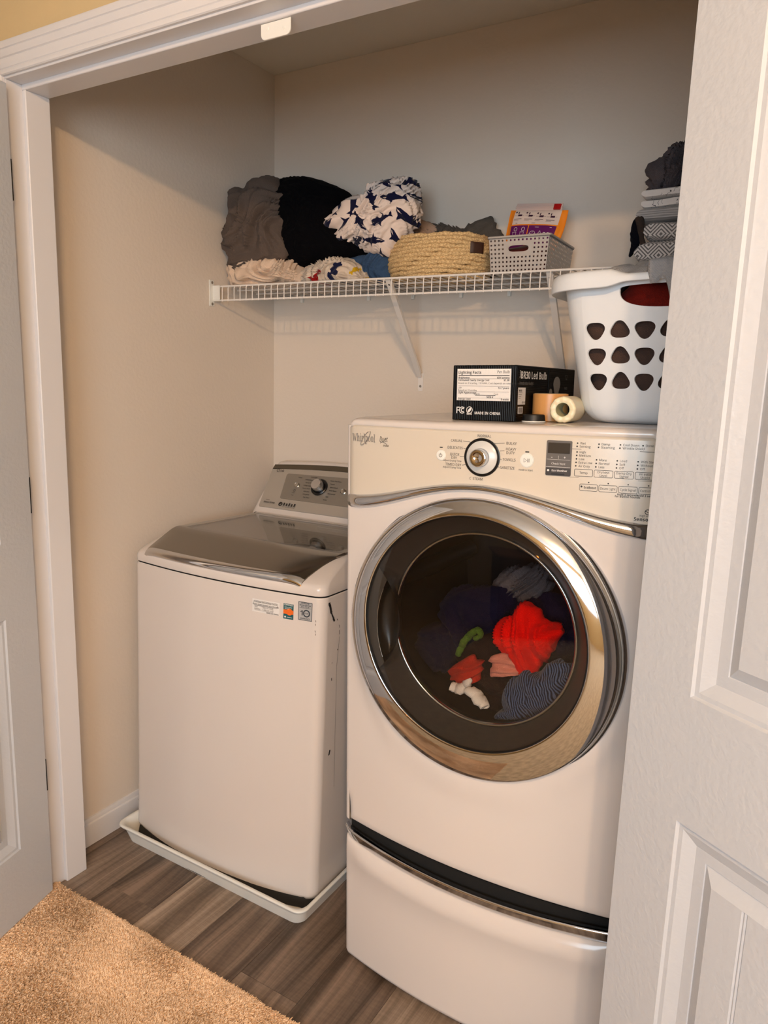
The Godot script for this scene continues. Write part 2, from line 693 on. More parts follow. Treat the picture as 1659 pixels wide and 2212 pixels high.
	var cp := pairs([0, 0, 0, 0.006, 0.002, 0.0085, 0.006, 0.0095, 0.010, 0.0085, 0.0115, 0.0075, 0.013, 0.0095, 0.030, 0.0105, 0.032, 0.0095, 0.034, 0.0125, 0.040, 0.0155, 0.046, 0.0165, 0.0475, 0.0150, 0.049, 0.0175, 0.060, 0.0175, 0.064, 0.0155, 0.066, 0.011, 0.066, 0])
	for run in Geo.runs(cp, 0.5):
		var legs := [[], [], []]
		for q in run:
			var z: float = 1.045 + q.y
			var p := [Vector3(jl - 0.005 - q.x, 0, z), Vector3(jl - 0.005 - q.x, 2.0565 + q.x, z), Vector3(jr + 0.005 + q.x, 2.0565 + q.x, z), Vector3(jr + 0.005 + q.x, 0, z)]
			for k in 3:
				legs[k].append(PackedVector3Array([p[k], p[k + 1]]))
		for k in 3:
			g.patch(legs[k], false, false, false)
	struct("trim_3", g, M.trim)
	# stop plate for the doors under the header
	var sp := thing("door_stop_plate", "small white screwed plate with rounded lower corners hanging from the door header", "bracket", Transform3D(Basis(), Vector3(0.828, 2.0395, 1.0)))
	g = Geo.new()
	var po := PackedVector2Array([Vector2(0.034, 0.0), Vector2(-0.034, 0.0)])
	for k in 7:
		po.append(Vector2(-0.024, -0.017) + Vector2.from_angle(PI + PI / 2 * k / 6.0) * 0.010)
	for k in 7:
		po.append(Vector2(0.024, -0.017) + Vector2.from_angle(-PI / 2 + PI / 2 * k / 6.0) * 0.010)
	g.extrude(po, -0.0015, 0.0015, 0.6, 0.0006)
	part("plate", g, M.plastic, sp)
	for sx in [-0.018, 0.02]:
		g = Geo.new()
		g.xf = Transform3D(Basis(Vector3(1, 0, 0), PI / 2), Vector3(sx, -0.012 - sx * 0.1, 0.0014))
		g.lathe(pairs([0.0033, 0, 0.003, 0.0008, 0.0015, 0.0011, 0.0, 0.0011]), 12)
		part("screw", g, M.plastic, sp)
	carpet()

func append(g: Geo, o: Geo) -> void:
	var s := g.v.size()
	g.v.append_array(o.v)
	g.n.append_array(o.n)
	g.t.append_array(o.t)
	for i in o.ix:
		g.ix.append(i + s)

# profile of (out from the wall, height) drawn from a to b
func rail(g: Geo, prof: PackedVector2Array, a: Vector3, b: Vector3, out: Vector3) -> void:
	var flip := (b - a).cross(Vector3.UP).dot(out) < 0
	for run in Geo.runs(prof, 0.5):
		var rows := []
		for q in run:
			var d = out * q.x + Vector3(0, q.y, 0)
			rows.append(PackedVector3Array([a + d, b + d]))
		g.patch(rows, false, false, flip)

func carpet_base() -> StandardMaterial3D:
	var m := mat(1, 1, 1, 1.0)
	var n1 := noise(0.22, 71, 3)
	var n2 := noise(0.02, 72, 3)
	m.albedo_texture = tex(256, 256, func(x, y):
		var k: float = 0.82 + 0.3 * n1.get_noise_2d(x, y) + 0.14 * n2.get_noise_2d(x, y)
		return Color(0.84 * k, 0.735 * k, 0.59 * k))
	m.uv1_triplanar = true
	m.uv1_world_triplanar = true
	m.uv1_scale = Vector3.ONE * 3.0
	m.heightmap_enabled = true
	m.heightmap_scale = 0.4
	m.heightmap_texture = m.albedo_texture
	return m

func carpet() -> void:
	var rng := RandomNumberGenerator.new()
	rng.seed = 5
	var g := Geo.new()
	var path := PackedVector3Array([Vector3(0, 0, 0), Vector3(0.0006, 0.004, 0), Vector3(0.0024, 0.0078, 0), Vector3(0.0056, 0.0105, 0)])
	g.tube(path, [0.0014, 0.0021, 0.0019, 0.0007], 4, false, false, 0.7)
	var mm := MultiMesh.new()
	mm.transform_format = MultiMesh.TRANSFORM_3D
	mm.use_colors = true
	mm.mesh = g.mesh()
	var xs := []
	var cs := []
	var lean := noise(2.6, 81, 3)
	var dirt := noise(3.2, 88, 3)
	var count := 96000
	for i in count:
		var x := rng.randf_range(0.05, 1.12)
		var z := 1.035 + 0.003 * sin(x * 40.0) + 0.43 * rng.randf()
		if rng.randf() < 0.06:
			z = 1.034 + 0.008 * rng.randf()
		var a := 2.6 * lean.get_noise_2d(x, z) + 0.9 + rng.randfn(0.0, 0.75)
		var s := rng.randf_range(0.8, 1.35)
		var b := Basis(Vector3.UP, a) * Basis(Vector3(0, 0, 1), rng.randf_range(-0.75, 0.25))
		xs.append(Transform3D(b.scaled(Vector3(s, rng.randf_range(0.85, 1.25), s)), Vector3(x, 0.0015, z)))
		var k := 0.96 + 0.34 * dirt.get_noise_2d(x, z) + rng.randf_range(-0.13, 0.13)
		cs.append(Color(0.86 * k, 0.62 * k * lerpf(1, k, 0.15), 0.41 * k * lerpf(1, k, 0.3)))
	mm.instance_count = count
	for i in count:
		mm.set_instance_transform(i, xs[i])
		mm.set_instance_color(i, cs[i])
	var m := mat(1, 1, 1, 1.0)
	m.vertex_color_use_as_albedo = true
	m.metallic_specular = 0.15
	var o := MultiMeshInstance3D.new()
	o.name = "carpet_pile"
	o.multimesh = mm
	o.material_override = m
	add_child(o, true)
	tag(o, "tan shaggy carpet pile in front of the closet, worn darker in patches", "carpet")
	o.set_meta("kind", "stuff")

# ---------------------------------------------------------------- doors
func rect_ring(g: Geo, r0: Rect2, d0: float, r1: Rect2, d1: float, s: float) -> void:
	var a := [Vector3(r0.position.x, r0.position.y, d0), Vector3(r0.end.x, r0.position.y, d0), Vector3(r0.end.x, r0.end.y, d0), Vector3(r0.position.x, r0.end.y, d0)]
	var b := [Vector3(r1.position.x, r1.position.y, d1), Vector3(r1.end.x, r1.position.y, d1), Vector3(r1.end.x, r1.end.y, d1), Vector3(r1.position.x, r1.end.y, d1)]
	for k in 4:
		var j := (k + 1) % 4
		if s > 0:
			g.quad(a[k], a[j], b[j], b[k])
		else:
			g.quad(a[j], a[k], b[k], b[j])

func face_quad(g: Geo, x0: float, y0: float, x1: float, y1: float, z: float, s: float) -> void:
	if s > 0:
		g.quad(Vector3(x0, y0, z), Vector3(x1, y0, z), Vector3(x1, y1, z), Vector3(x0, y1, z))
	else:
		g.quad(Vector3(x1, y0, z), Vector3(x0, y0, z), Vector3(x0, y1, z), Vector3(x1, y1, z))

func door_leaf(called: String, at: Transform3D, hinge_x: float) -> Node3D:
	var w := 0.745
	var h := 2.022
	var hz := 0.0175
	var o := struct_root(called)
	o.transform = at
	var holes := [[0.192, 0.803], [0.987, 1.905]]
	var sx := 0.103
	var g := Geo.new()
	var c := 0.0015
	for s in [1.0, -1.0]:
		var z: float = s * hz
		face_quad(g, c, c, sx, h - c, z, s)
		face_quad(g, w - sx, c, w - c, h - c, z, s)
		face_quad(g, sx, c, w - sx, holes[0][0], z, s)
		face_quad(g, sx, holes[0][1], w - sx, holes[1][0], z, s)
		face_quad(g, sx, holes[1][1], w - sx, h - c, z, s)
		rect_ring(g, Rect2(0, 0, w, h), z - s * c, Rect2(c, c, w - 2 * c, h - 2 * c), z, s)
	rect_ring(g, Rect2(0, 0, w, h), -hz + c, Rect2(0, 0, w, h), hz - c, 1.0)
	part("door_slab", g, M.door, o)
	var prof := [[0, 0], [0.003, -0.0042], [0.0095, -0.0046], [0.0125, -0.0062], [0.027, -0.0132], [0.0435, -0.0132], [0.0445, -0.0148], [0.064, -0.0025]]
	for hole in holes:
		g = Geo.new()
		for s in [1.0, -1.0]:
			var r := Rect2(sx, hole[0], w - 2 * sx, hole[1] - hole[0])
			for k in prof.size() - 1:
				rect_ring(g, r.grow(-prof[k][0]), s * (hz + prof[k][1]), r.grow(-prof[k + 1][0]), s * (hz + prof[k + 1][1]), s)
			var f := r.grow(-0.064)
			var z: float = s * (hz - 0.0025)
			var cuts := [f.position.x]
			for q in [-0.1545, -0.0515, 0.0515, 0.1545]:
				cuts.append(w / 2 + q - 0.0045)
				cuts.append(w / 2 + q + 0.0045)
			cuts.append(f.end.x)
			for k in cuts.size() - 1:
				if k % 2 == 0:
					face_quad(g, cuts[k], f.position.y, cuts[k + 1], f.end.y, z, s)
				else:
					var m: float = (cuts[k] + cuts[k + 1]) / 2
					var e := [cuts[k], cuts[k] + 0.002, m - 0.0005, m + 0.0005, cuts[k + 1] - 0.002, cuts[k + 1]]
					var dz := [0.0, -0.0022, -0.0005, -0.0005, -0.0022, 0.0]
					for i in 5:
						var a := Vector3(e[i], f.position.y, z + s * dz[i])
						var b := Vector3(e[i + 1], f.position.y, z + s * dz[i + 1])
						var up := Vector3(0, f.size.y, 0)
						if s > 0:
							g.quad(a, b, b + up, a + up)
						else:
							g.quad(b, a, a + up, b + up)
		part("panel", g, M.door, o)
	for y in ([0.295, 1.045, 1.775] if hinge_x < 0 else []):
		g = Geo.new()
		g.rbox(Vector3(hinge_x * 0.0022, y + 0.045, 0), Vector3(0.0028, 0.09, 0.033), 0.0008)
		g.tube(PackedVector3Array([Vector3(hinge_x * 0.004, y, 0), Vector3(hinge_x * 0.004, y + 0.09, 0)]), 0.0035, 10)
		part("hinge", g, M.dark_metal, o)
	return o

func doors() -> void:
	var dl := Vector3(0.2597, 0, 0.9657)
	var zl := dl.cross(Vector3.UP)
	var pl := Vector3(0.107, 0.013, 1.058) + zl * 0.0175
	door_leaf("door_1", Transform3D(Basis(dl, Vector3.UP, zl), pl), -1.0)
	var dr := Vector3(0.853, 0, 0.522).normalized()
	var zr := dr.cross(Vector3.UP)
	var pr := Vector3(1.560, 0.013, 1.062) - zr * 0.0175
	door_leaf("door_2", Transform3D(Basis(dr, Vector3.UP, zr), pr), 1.0)

# ---------------------------------------------------------------- appliances
func bow(x: float, w: float, b: float) -> float:
	var u := clampf((x - w / 2) / (w / 2), -1, 1)
	return b * (1 - u * u)

# closed outline (x, z) of a cabinet w wide with a bowed front and rounded front corners, counter-clockwise seen from above
func cab(w: float, b: float, depth: float, side := 0.0, front := 0.0, r := 0.03, n := 28) -> PackedVector2Array:
	var o := PackedVector2Array()
	var x0 := side
	var x1 := w - side
	o.append(Vector2(x0, -depth))
	for k in 7:
		var a := PI / 2 * k / 6.0
		o.append(Vector2(x0 + r - r * cos(a), bow(x0 + r, w, b) - front - r + r * sin(a)))
	for k in range(1, n):
		var x := lerpf(x0 + r, x1 - r, float(k) / n)
		o.append(Vector2(x, bow(x, w, b) - front))
	for k in 7:
		var a := PI / 2 * k / 6.0
		o.append(Vector2(x1 - r + r * sin(a), bow(x1 - r, w, b) - front - r + r * cos(a)))
	o.append(Vector2(x1, -depth))
	return o

func level(o: PackedVector2Array, y: float) -> PackedVector3Array:
	var r := PackedVector3Array()
	for p in o:
		r.append(Vector3(p.x, y, p.y))
	return r

func washer() -> void:
	var W := 0.672
	var B := 0.03
	var at := Transform3D(Basis.from_euler(Vector3(deg_to_rad(-1.7), deg_to_rad(1.7), 0)), Vector3(0.066, 0.022, 0.74))
	var o := thing("washing_machine", "white top-loading washing machine with grey console and glass lid, standing in a shallow tray", "washing machine", at)
	var g := Geo.new()
	var D := 0.69
	# cabinet
	var rows := []
	for l in [[0.004, 0.010, 0.018, 1.0], [0.008, 0.001, 0.003, 1.0], [0.018, 0.0, 0.0, 0.9], [0.10, 0.0, 0.0, 0.5], [0.25, 0.0, 0.0, 0.0], [0.40, 0.0, 0.0, 0.0], [0.838, 0.0, 0.0, 0.0], [0.8415, 0.003, 0.003, 0.0]]:
		var row := level(cab(W, B + 0.016 * l[3], D, l[1], l[2]), l[0])
		for k in row.size():
			var u := absf(row[k].x - W / 2) / (W / 2)
			row[k].y -= 0.015 * l[3] * (1.0 - u * u) * smoothstep(-0.06, -0.01, row[k].z)
		rows.append(row)
	g.patch(rows)
	part("cabinet", g, M.enamel, o)
	g = Geo.new()
	var foot := level(cab(W, B + 0.026, D - 0.01, 0.006, -0.002), 0.0)
	for k in foot.size():
		foot[k].y = -0.0180 - 0.0297 * foot[k].z
	g.patch([foot, level(cab(W, B + 0.010, D - 0.01, 0.008, 0.006), 0.03)])
	g.fan(foot, true)
	part("plinth", g, M.rubber, o)
	g = Geo.new()
	g.patch([level(cab(W, B, D, 0.005, 0.005), 0.836), level(cab(W, B, D, 0.005, 0.005), 0.85)])
	part("seam", g, M.soot, o)
	# white top cover
	g = Geo.new()
	rows = []
	for l in [[0.8455, 0.002, 0.002], [0.848, 0.0, 0.0], [0.862, 0.0, 0.0], [0.870, 0.0015, 0.003], [0.877, 0.004, 0.010], [0.886, 0.007, 0.026], [0.897, 0.011, 0.050], [0.910, 0.016, 0.082], [0.919, 0.021, 0.106], [0.9235, 0.027, 0.120], [0.925, 0.034, 0.132]]:
		rows.append(level(cab(W, B, D, l[1], l[2], 0.03 + l[2] * 0.25), l[0]))
	g.patch(rows)
	# flat rails beside and behind the opening, and the sloped well under the lid
	var top: PackedVector3Array = rows[rows.size() - 1]
	var well := []
	for s in [[0.0, 0.925], [0.004, 0.921], [0.03, 0.885], [0.075, 0.868]]:
		var ring := PackedVector3Array()
		var rp := rounded(0.545 - 2 * s[0], 0.365 - 2 * s[0], 0.03 + s[0] * 1.7, 8, Vector2(0.336, -0.32))
		for p in rp:
			ring.append(Vector3(p.x, s[1], p.y))
		well.append(ring)
	# deck between cover edge and well (four quads round the opening)
	var dk := [Vector2(0.034, -0.142), Vector2(0.638, -0.142), Vector2(0.638, -0.69), Vector2(0.034, -0.69)]
	face_top(g, 0.034, -0.69, 0.067, -0.112, 0.925)
	face_top(g, 0.605, -0.69, 0.638, -0.112, 0.925)
	face_top(g, 0.067, -0.69, 0.605, -0.50, 0.925)
	face_top(g, 0.067, -0.14, 0.605, -0.112, 0.925)
	part("top_cover", g, M.enamel, o)
	g = Geo.new()
	g.patch(well, true, false, true)
	var circ := []
	for s in [[0.0, 0.868], [1.0, 0.862]]:
		var ring := PackedVector3Array()
		for k in well[3].size():
			var p: Vector3 = well[3][k]
			var c := Vector3(0.336, 0, -0.32)
			var q := Vector3(p.x - c.x, 0, p.z - c.z)
			ring.append((c + q.normalized() * lerpf(q.length(), 0.125, s[0])) + Vector3(0, s[1], 0))
		circ.append(ring)
	g.patch(circ, true, false, true)
	part("tub_cover", g, M.silver, o)
	g = Geo.new()
	g.xf = Transform3D(Basis(), Vector3(0.336, 0, -0.32))
	g.lathe(pairs([0.13, 0.864, 0.126, 0.858, 0.16, 0.85, 0.225, 0.82, 0.235, 0.79, 0.235, 0.42, 0.15, 0.40, 0.06, 0.41, 0.0, 0.43]), 48, true)
	part("tub", g, M.drum, o)
	g = Geo.new()
	g.rbox(Vector3(0.40, 0.905, -0.492), Vector3(0.17, 0.03, 0.004), 0.001, Basis(Vector3(1, 0, 0), 0.5))
	part("notice", g, M.white_print, o)
	# lid: chrome nose, frame and pane
	g = Geo.new()
	var prof := [[0.010, 0.868], [0.006, 0.8665], [0.002, 0.869], [-0.002, 0.874], [-0.002, 0.881], [0.002, 0.888], [0.009, 0.8935], [0.020, 0.899], [0.060, 0.9125], [0.10, 0.9255], [0.118, 0.9300], [0.135, 0.9315], [0.150, 0.9315], [0.1515, 0.9290]]
	rows = []
	for p in prof:
		var row := PackedVector3Array()
		for k in 41:
			var f: float = k / 40.0
			var e := 1.0 - pow(absf(f * 2 - 1), 10.0) * 0.6
			var t2: float = clampf(p[0] / 0.13, 0, 1)
			var x := lerpf(lerpf(0.050, 0.037, t2), lerpf(0.607, 0.635, t2), f)
			var y: float = lerpf(0.862, p[1], e) if p[0] < 0.1 else p[1]
			row.append(Vector3(x, lerpf(p[1] - 0.012 * pow(absf(f * 2 - 1), 14.0), p[1], t2), bow(x, W, B) * (1.0 - 0.75 * t2) - p[0] - 0.004 * pow(absf(f * 2 - 1), 8.0)))
		rows.append(row)
	g.patch(rows.slice(6))
	for s in 2:
		var skirt := PackedVector3Array()
		var low := PackedVector3Array()
		for r in rows:
			var p: Vector3 = r[0 if s == 0 else 40]
			skirt.append(p)
			low.append(Vector3(p.x + (-0.002 if s == 0 else 0.002), p.y - 0.012, p.z - 0.003))
		g.patch([skirt, low], false, false, s == 1)
	part("lid_front", g, mat(0.56, 0.54, 0.51, 0.2, 1.0), o)
	g = Geo.new()
	g.patch(rows.slice(0, 7))
	part("lid_trim", g, M.chrome, o)
	g = Geo.new()
	append(g, span(Vector3(0.037, 0.926, -0.505), Vector3(0.061, 0.9315, -0.142), 0.002))
	append(g, span(Vector3(0.611, 0.926, -0.505), Vector3(0.635, 0.9315, -0.142), 0.002))
	append(g, span(Vector3(0.037, 0.926, -0.520), Vector3(0.635, 0.9315, -0.500), 0.002))
	part("lid_frame", g, M.steel, o)
	part("lid_glass", span(Vector3(0.060, 0.9275, -0.501), Vector3(0.612, 0.9305, -0.143), 0.0005), M.lid_glass, o)
	g = Geo.new()
	append(g, span(Vector3(0.02, 0.925, -0.532), Vector3(0.652, 0.9285, -0.522), 0.001))
	part("lid_gap", g, M.soot, o)
	# console
	var sn := Vector3(0, 0.12, 0.17).normalized()
	var su := Vector3(0, 0.17, -0.12).normalized()
	var base := Vector3(0, 0.928, -0.533)
	g = Geo.new()
	rows = []
	var ts := [-0.03, 0.0, 0.03, 0.06, 0.1, 0.14, 0.17, 0.19, 0.2]
	for i in ts.size():
		var s: float = ts[i]
		var f := base + su * s
		var x0 := lerpf(-0.004, 0.016, pow(clampf(s / 0.2, 0, 1), 1.2))
		var row := PackedVector3Array()
		var oo := cab(W - 2 * x0, 0.0, 0.10 + maxf(0, f.z + 0.60) , 0, 0, 0.022, 24)
		for p in oo:
			var x := p.x + x0
			var arch := 0.018 * (1 - pow((x - W / 2) / (W / 2), 2)) * clampf(s / 0.2, 0, 1)
			var q := f + su * arch
			var zz := p.y + f.z - su.z * 0
			row.append(Vector3(x, f.y + su.y * arch, maxf(zz, -0.705) + su.z * arch * (1.0 if p.y > -0.05 else 0.0)))
		rows.append(row)
	var lip := PackedVector3Array()
	var lip2 := PackedVector3Array()
	for p in rows[rows.size() - 1]:
		lip.append(Vector3(lerpf(p.x, W / 2, 0.012), p.y + 0.006, minf(p.z - 0.006, -0.655)))
		lip2.append(Vector3(lerpf(p.x, W / 2, 0.03), p.y + 0.008, minf(p.z - 0.018, -0.672)))
	rows.append(lip)
	rows.append(lip2)
	g.patch(rows)
	g.fan(lip2)
	part("console", g, M.enamel, o)
	var on := func(x: float, s: float) -> Vector3: return base + su * s + sn * 0.0062 + Vector3(x, 0, 0)
	# grey facing plate of the console
	var plane := Transform3D(Basis(Vector3(1, 0, 0), su, sn), base)
	g = Geo.new()
	g.xf = plane
	var pts := PackedVector2Array([Vector2(0.026, 0.022), Vector2(0.646, 0.022), Vector2(0.650, 0.026), Vector2(0.660, 0.176)])
	for k in range(1, 20):
		var f := k / 20.0
		pts.append(Vector2(lerpf(0.660, 0.012, f), 0.176 + 0.016 * sin(PI * f)))
	pts.append(Vector2(0.012, 0.176))
	pts.append(Vector2(0.022, 0.026))
	g.extrude(pts, -0.004, 0.0035, 0.5, 0.0012)
	part("console_plate", g, M.silver, o)
	g = Geo.new()
	g.xf = plane
	pts = PackedVector2Array([Vector2(0.660, 0.178)])
	pts.append(Vector2(0.659, 0.196))
	for k in range(1, 20):
		var f := k / 20.0
		pts.append(Vector2(lerpf(0.659, 0.015, f), 0.196 + 0.019 * sin(PI * f)))
	pts.append(Vector2(0.015, 0.196))
	pts.append(Vector2(0.012, 0.178))
	for k in range(1, 20):
		var f := k / 20.0
		pts.append(Vector2(lerpf(0.012, 0.660, f), 0.178 + 0.016 * sin(PI * f)))
	g.extrude(pts, -0.006, 0.003, 0.5, 0.0012)
	part("console_cap", g, M.olive, o)
	g = Geo.new()
	g.xf = plane
	pts = PackedVector2Array([Vector2(0.098, 0.066), Vector2(0.104, 0.062), Vector2(0.568, 0.062), Vector2(0.574, 0.066), Vector2(0.586, 0.158), Vector2(0.580, 0.164), Vector2(0.34, 0.170), Vector2(0.092, 0.164), Vector2(0.086, 0.158)])
	g.extrude(pts, 0.0, 0.0050, 0.3, 0.0008)
	part("control_panel", g, M.silver_dark, o)
	# dial
	g = Geo.new()
	g.xf = Transform3D(Basis(Vector3(1, 0, 0), sn, -su), base + su * 0.122 + Vector3(0.243, 0, 0))
	g.lathe(pairs([0.0315, 0.003, 0.0315, 0.009, 0.029, 0.011, 0.0235, 0.010, 0.022, 0.006]), 40)
	var dial := part("dial", g, M.black, o)
	g = Geo.new()
	g.xf = Transform3D(Basis(Vector3(1, 0, 0), sn, -su), base + su * 0.122 + Vector3(0.243, 0, 0))
	g.lathe(pairs([0.0225, 0.004, 0.0215, 0.018, 0.0205, 0.030, 0.0195, 0.0325, 0.016, 0.034, 0.0, 0.0345]), 40)
	part("knob", g, M.chrome, dial)
	for bx in [[0.148, 0.121], [0.343, 0.117]]:
		g = Geo.new()
		g.xf = Transform3D(Basis(Vector3(1, 0, 0), sn, -su), base + su * bx[1] + Vector3(bx[0], 0, 0))
		g.lathe(pairs([0.0115, 0.004, 0.0112, 0.0075, 0.0098, 0.0085, 0.009, 0.0078, 0.0085, 0.0095, 0.006, 0.0108, 0, 0.0112]), 28)
		part("button", g, M.steel, o)
	g = Geo.new()
	letters(g, "Direct Drive", 0.040, 0.041, 0.0092, on, true, 0, 0.15, 0.92)
	letters(g, "inverter", 0.045, 0.051, 0.0045, on)
	stroke(g, circle(0.006, 20, Vector2(0.113, 0.040)), 0.004, on, true)
	disc(g, 0.111, 0.042, 0.0035, on)
	for k in 5:
		mark(g, 0.126 + 0.011 * k, 0.035, 0.1315 + 0.011 * k, 0.047 - 0.002 * (k % 2), on)
		letters(g, "eco", 0.129 + 0.011 * k, 0.031, 0.0028, on, false, 1)
	letters(g, "LG", 0.055, 0.171, 0.012, on, true, 0)
	stroke(g, circle(0.0062, 20, Vector2(0.044, 0.171)), 0.0016, on, true)
	var n2 := ["SANITARY", "Cotton/Normal", "Heavy Duty", "Bulky/Large", "Perm. Press", "Delicates", "Allergiene", "Tub Clean"]
	for k in n2.size():
		letters(g, n2[k], 0.219 - 0.012 * sin(k * 0.45), 0.158 - 0.0115 * k, 0.0056, on, true, 2)
	var n3 := ["Water Plus Rinse", "Towels", "Speed Wash", "Hand Wash", "Waterproof", "Spin", "Drain"]
	for k in n3.size():
		letters(g, n3[k], 0.276 + 0.010 * sin(k * 0.5), 0.152 - 0.0125 * k, 0.0056, on, true, 0)
	letters(g, "Power", 0.150, 0.152, 0.0055, on, true, 1)
	letters(g, "Lock", 0.146, 0.090, 0.0055, on, false, 1)
	letters(g, "3 sec", 0.146, 0.080, 0.005, on, false, 1)
	stroke(g, circle(0.004, 16, Vector2(0.147, 0.099)), 0.001, on, true)
	part("console_lettering", g, M.ink, o)
	# stickers on the front
	var front := func(x: float, y: float) -> Vector3: return Vector3(x, y, bow(x, W, B) + 0.0006)
	var over := func(x: float, y: float) -> Vector3: return Vector3(x, y, bow(x, W, B) + 0.0010)
	var st := sticker(o, "sticker", 0.466, 0.780, 0.549, 0.815, front, M.white_print)
	g = Geo.new()
	stroke(g, rounded(0.072, 0.012, 0.002, 3, Vector2(0.507, 0.8045)), 0.0007, over, true)
	letters(g, "Customer Information Centre", 0.507, 0.8078, 0.0045, over, true, 1)
	letters(g, "Centre d'information à la clientèle", 0.507, 0.8015, 0.0042, over, true, 1)
	stroke(g, rounded(0.056, 0.012, 0.001, 2, Vector2(0.502, 0.7915)), 0.0005, over, true)
	letters(g, "USA          1-800-243-0000", 0.502, 0.7945, 0.0036, over, false, 1)
	letters(g, "CANADA     1-888-542-2623", 0.502, 0.7888, 0.0036, over, false, 1)
	letters(g, "MADE IN KOREA", 0.547, 0.7825, 0.0042, over, true, 2)
	part("sticker_print", g, M.ink, st)
	st = sticker(o, "sticker", 0.5605, 0.776, 0.5895, 0.8165, front, mat(0.05, 0.33, 0.36, 0.4))
	st.set_meta("label", "teal and orange certified sticker")
	g = Geo.new()
	mark(g, 0.5605, 0.7895, 0.5895, 0.8005, over)
	disc(g, 0.578, 0.7955, 0.0092, over, 24)
	part("sticker_band", g, mat(0.90, 0.42, 0.12, 0.4), st)
	g = Geo.new()
	letters(g, "CERTIFIED", 0.5750, 0.8135, 0.0055, over, true, 1, 0, 0.95)
	letters(g, "laboratory", 0.5640, 0.8075, 0.004, over, false, 0, 0.2)
	letters(g, "tested", 0.5640, 0.8035, 0.004, over, false, 0, 0.2)
	disc(g, 0.566, 0.7815, 0.0026, over, 12)
	mark(g, 0.5705, 0.7805, 0.586, 0.7815, over)
	part("sticker_print", g, M.white_print, st)
	st = sticker(o, "sticker", 0.6030, 0.7795, 0.6420, 0.828, front, mat(0.66, 0.66, 0.66, 0.4))
	st.set_meta("label", "grey ten year warranty sticker")
	g = Geo.new()
	stroke(g, rounded(0.0375, 0.047, 0.001, 2, Vector2(0.6225, 0.80375)), 0.0013, over, true)
	letters(g, "INVERTER", 0.6225, 0.8245, 0.0036, over, true, 1)
	letters(g, "DirectDrive", 0.6225, 0.8195, 0.0058, over, true, 1)
	letters(g, "M O T O R", 0.6225, 0.8148, 0.0034, over, true, 1)
	mark(g, 0.606, 0.8118, 0.639, 0.8124, over)
	letters(g, "1", 0.6125, 0.7985, 0.0185, over, true, 1)
	stroke(g, circle(0.0083, 28, Vector2(0.6265, 0.7985)), 0.0032, over, true)
	letters(g, "YEAR", 0.6265, 0.7985, 0.004, over, true, 1)
	letters(g, "WARRANTY", 0.6225, 0.7845, 0.0050, over, true, 1)
	part("sticker_print", g, M.ink_blue, st)
	# scuffs worn into the right side and small nicks on the front
	var side := func(z: float, y: float) -> Vector3: return Vector3(W + 0.0006, y, -z)
	var rng := RandomNumberGenerator.new()
	rng.seed = 9
	for s in [[0.0245, 0.828, 0.037, 0.798, 0.0085], [0.037, 0.798, 0.045, 0.784, 0.005], [0.045, 0.784, 0.052, 0.772, 0.007], [0.064, 0.776, 0.067, 0.771, 0.002], [0.075, 0.757, 0.079, 0.748, 0.0015], [0.078, 0.742, 0.079, 0.73, 0.0018], [0.072, 0.692, 0.072, 0.689, 0.003], [0.0475, 0.662, 0.0475, 0.66, 0.0025], [0.047, 0.62, 0.0485, 0.612, 0.0025], [0.052, 0.418, 0.048, 0.404, 0.006], [0.079, 0.724, 0.0705, 0.644, 0.0009], [0.0705, 0.644, 0.078, 0.30, 0.0007]]:
		var p := PackedVector2Array()
		for k in 7:
			p.append(Vector2(s[0], s[1]).lerp(Vector2(s[2], s[3]), k / 6.0) + Vector2(rng.randf_range(-1, 1), 0) * s[4] * 0.12)
		g = Geo.new()
		stroke(g, p, s[4], side)
		part("scuff_mark", g, M.rubber, o)
	for s in [[0.652, 0.785], [0.651, 0.776], [0.651, 0.758], [0.652, 0.75], [0.012, 0.09], [0.30, 0.21], [0.55, 0.14]]:
		g = Geo.new()
		stroke(g, PackedVector2Array([Vector2(s[0], s[1]), Vector2(s[0] + 0.001, s[1] - 0.005)]), 0.0012, over)
		part("scuff_mark", g, M.rubber, o)

func face_top(g: Geo, x0: float, z0: float, x1: float, z1: float, y: float) -> void:
	g.quad(Vector3(x0, y, z1), Vector3(x1, y, z1), Vector3(x1, y, z0), Vector3(x0, y, z0))

func sticker(o: Node3D, called: String, x0: float, y0: float, x1: float, y1: float, to: Callable, m: Material) -> MeshInstance3D:
	var g := Geo.new()
	var rows := []
	for y in [y0, y1]:
		var row := PackedVector3Array()
		for k in 7:
			row.append(to.call(lerpf(x0, x1, k / 6.0), y))
		rows.append(row)
	g.patch(rows)
	return part(called, g, m, o)

func tray() -> void:
	var o := thing("drip_tray", "shallow white plastic tray with a flared rim on the floor under the washing machine", "tray", Transform3D(Basis(), Vector3(0.41, 0.0, 0.415)))
	var g := Geo.new()
	var rows := []
	for l in [[0.66, 0.74, 0.0004], [0.664, 0.744, 0.001], [0.682, 0.762, 0.034], [0.690, 0.770, 0.044], [0.704, 0.784, 0.0505], [0.710, 0.790, 0.0545], [0.708, 0.788, 0.058], [0.700, 0.780, 0.0592], [0.690, 0.770, 0.058], [0.684, 0.764, 0.053], [0.676, 0.756, 0.034], [0.658, 0.738, 0.0035], [0.652, 0.732, 0.002]]:
		var row := PackedVector3Array()
		for p in rounded(l[0], l[1], 0.03, 7):
			row.append(Vector3(p.x, l[2], -p.y))
		rows.append(row)
	g.patch(rows, true)
	g.fan(rows[0], true)
	g.fan(rows[rows.size() - 1])
	part("pan", g, M.plastic, o)

const DW := 0.67
const DB := 0.0376

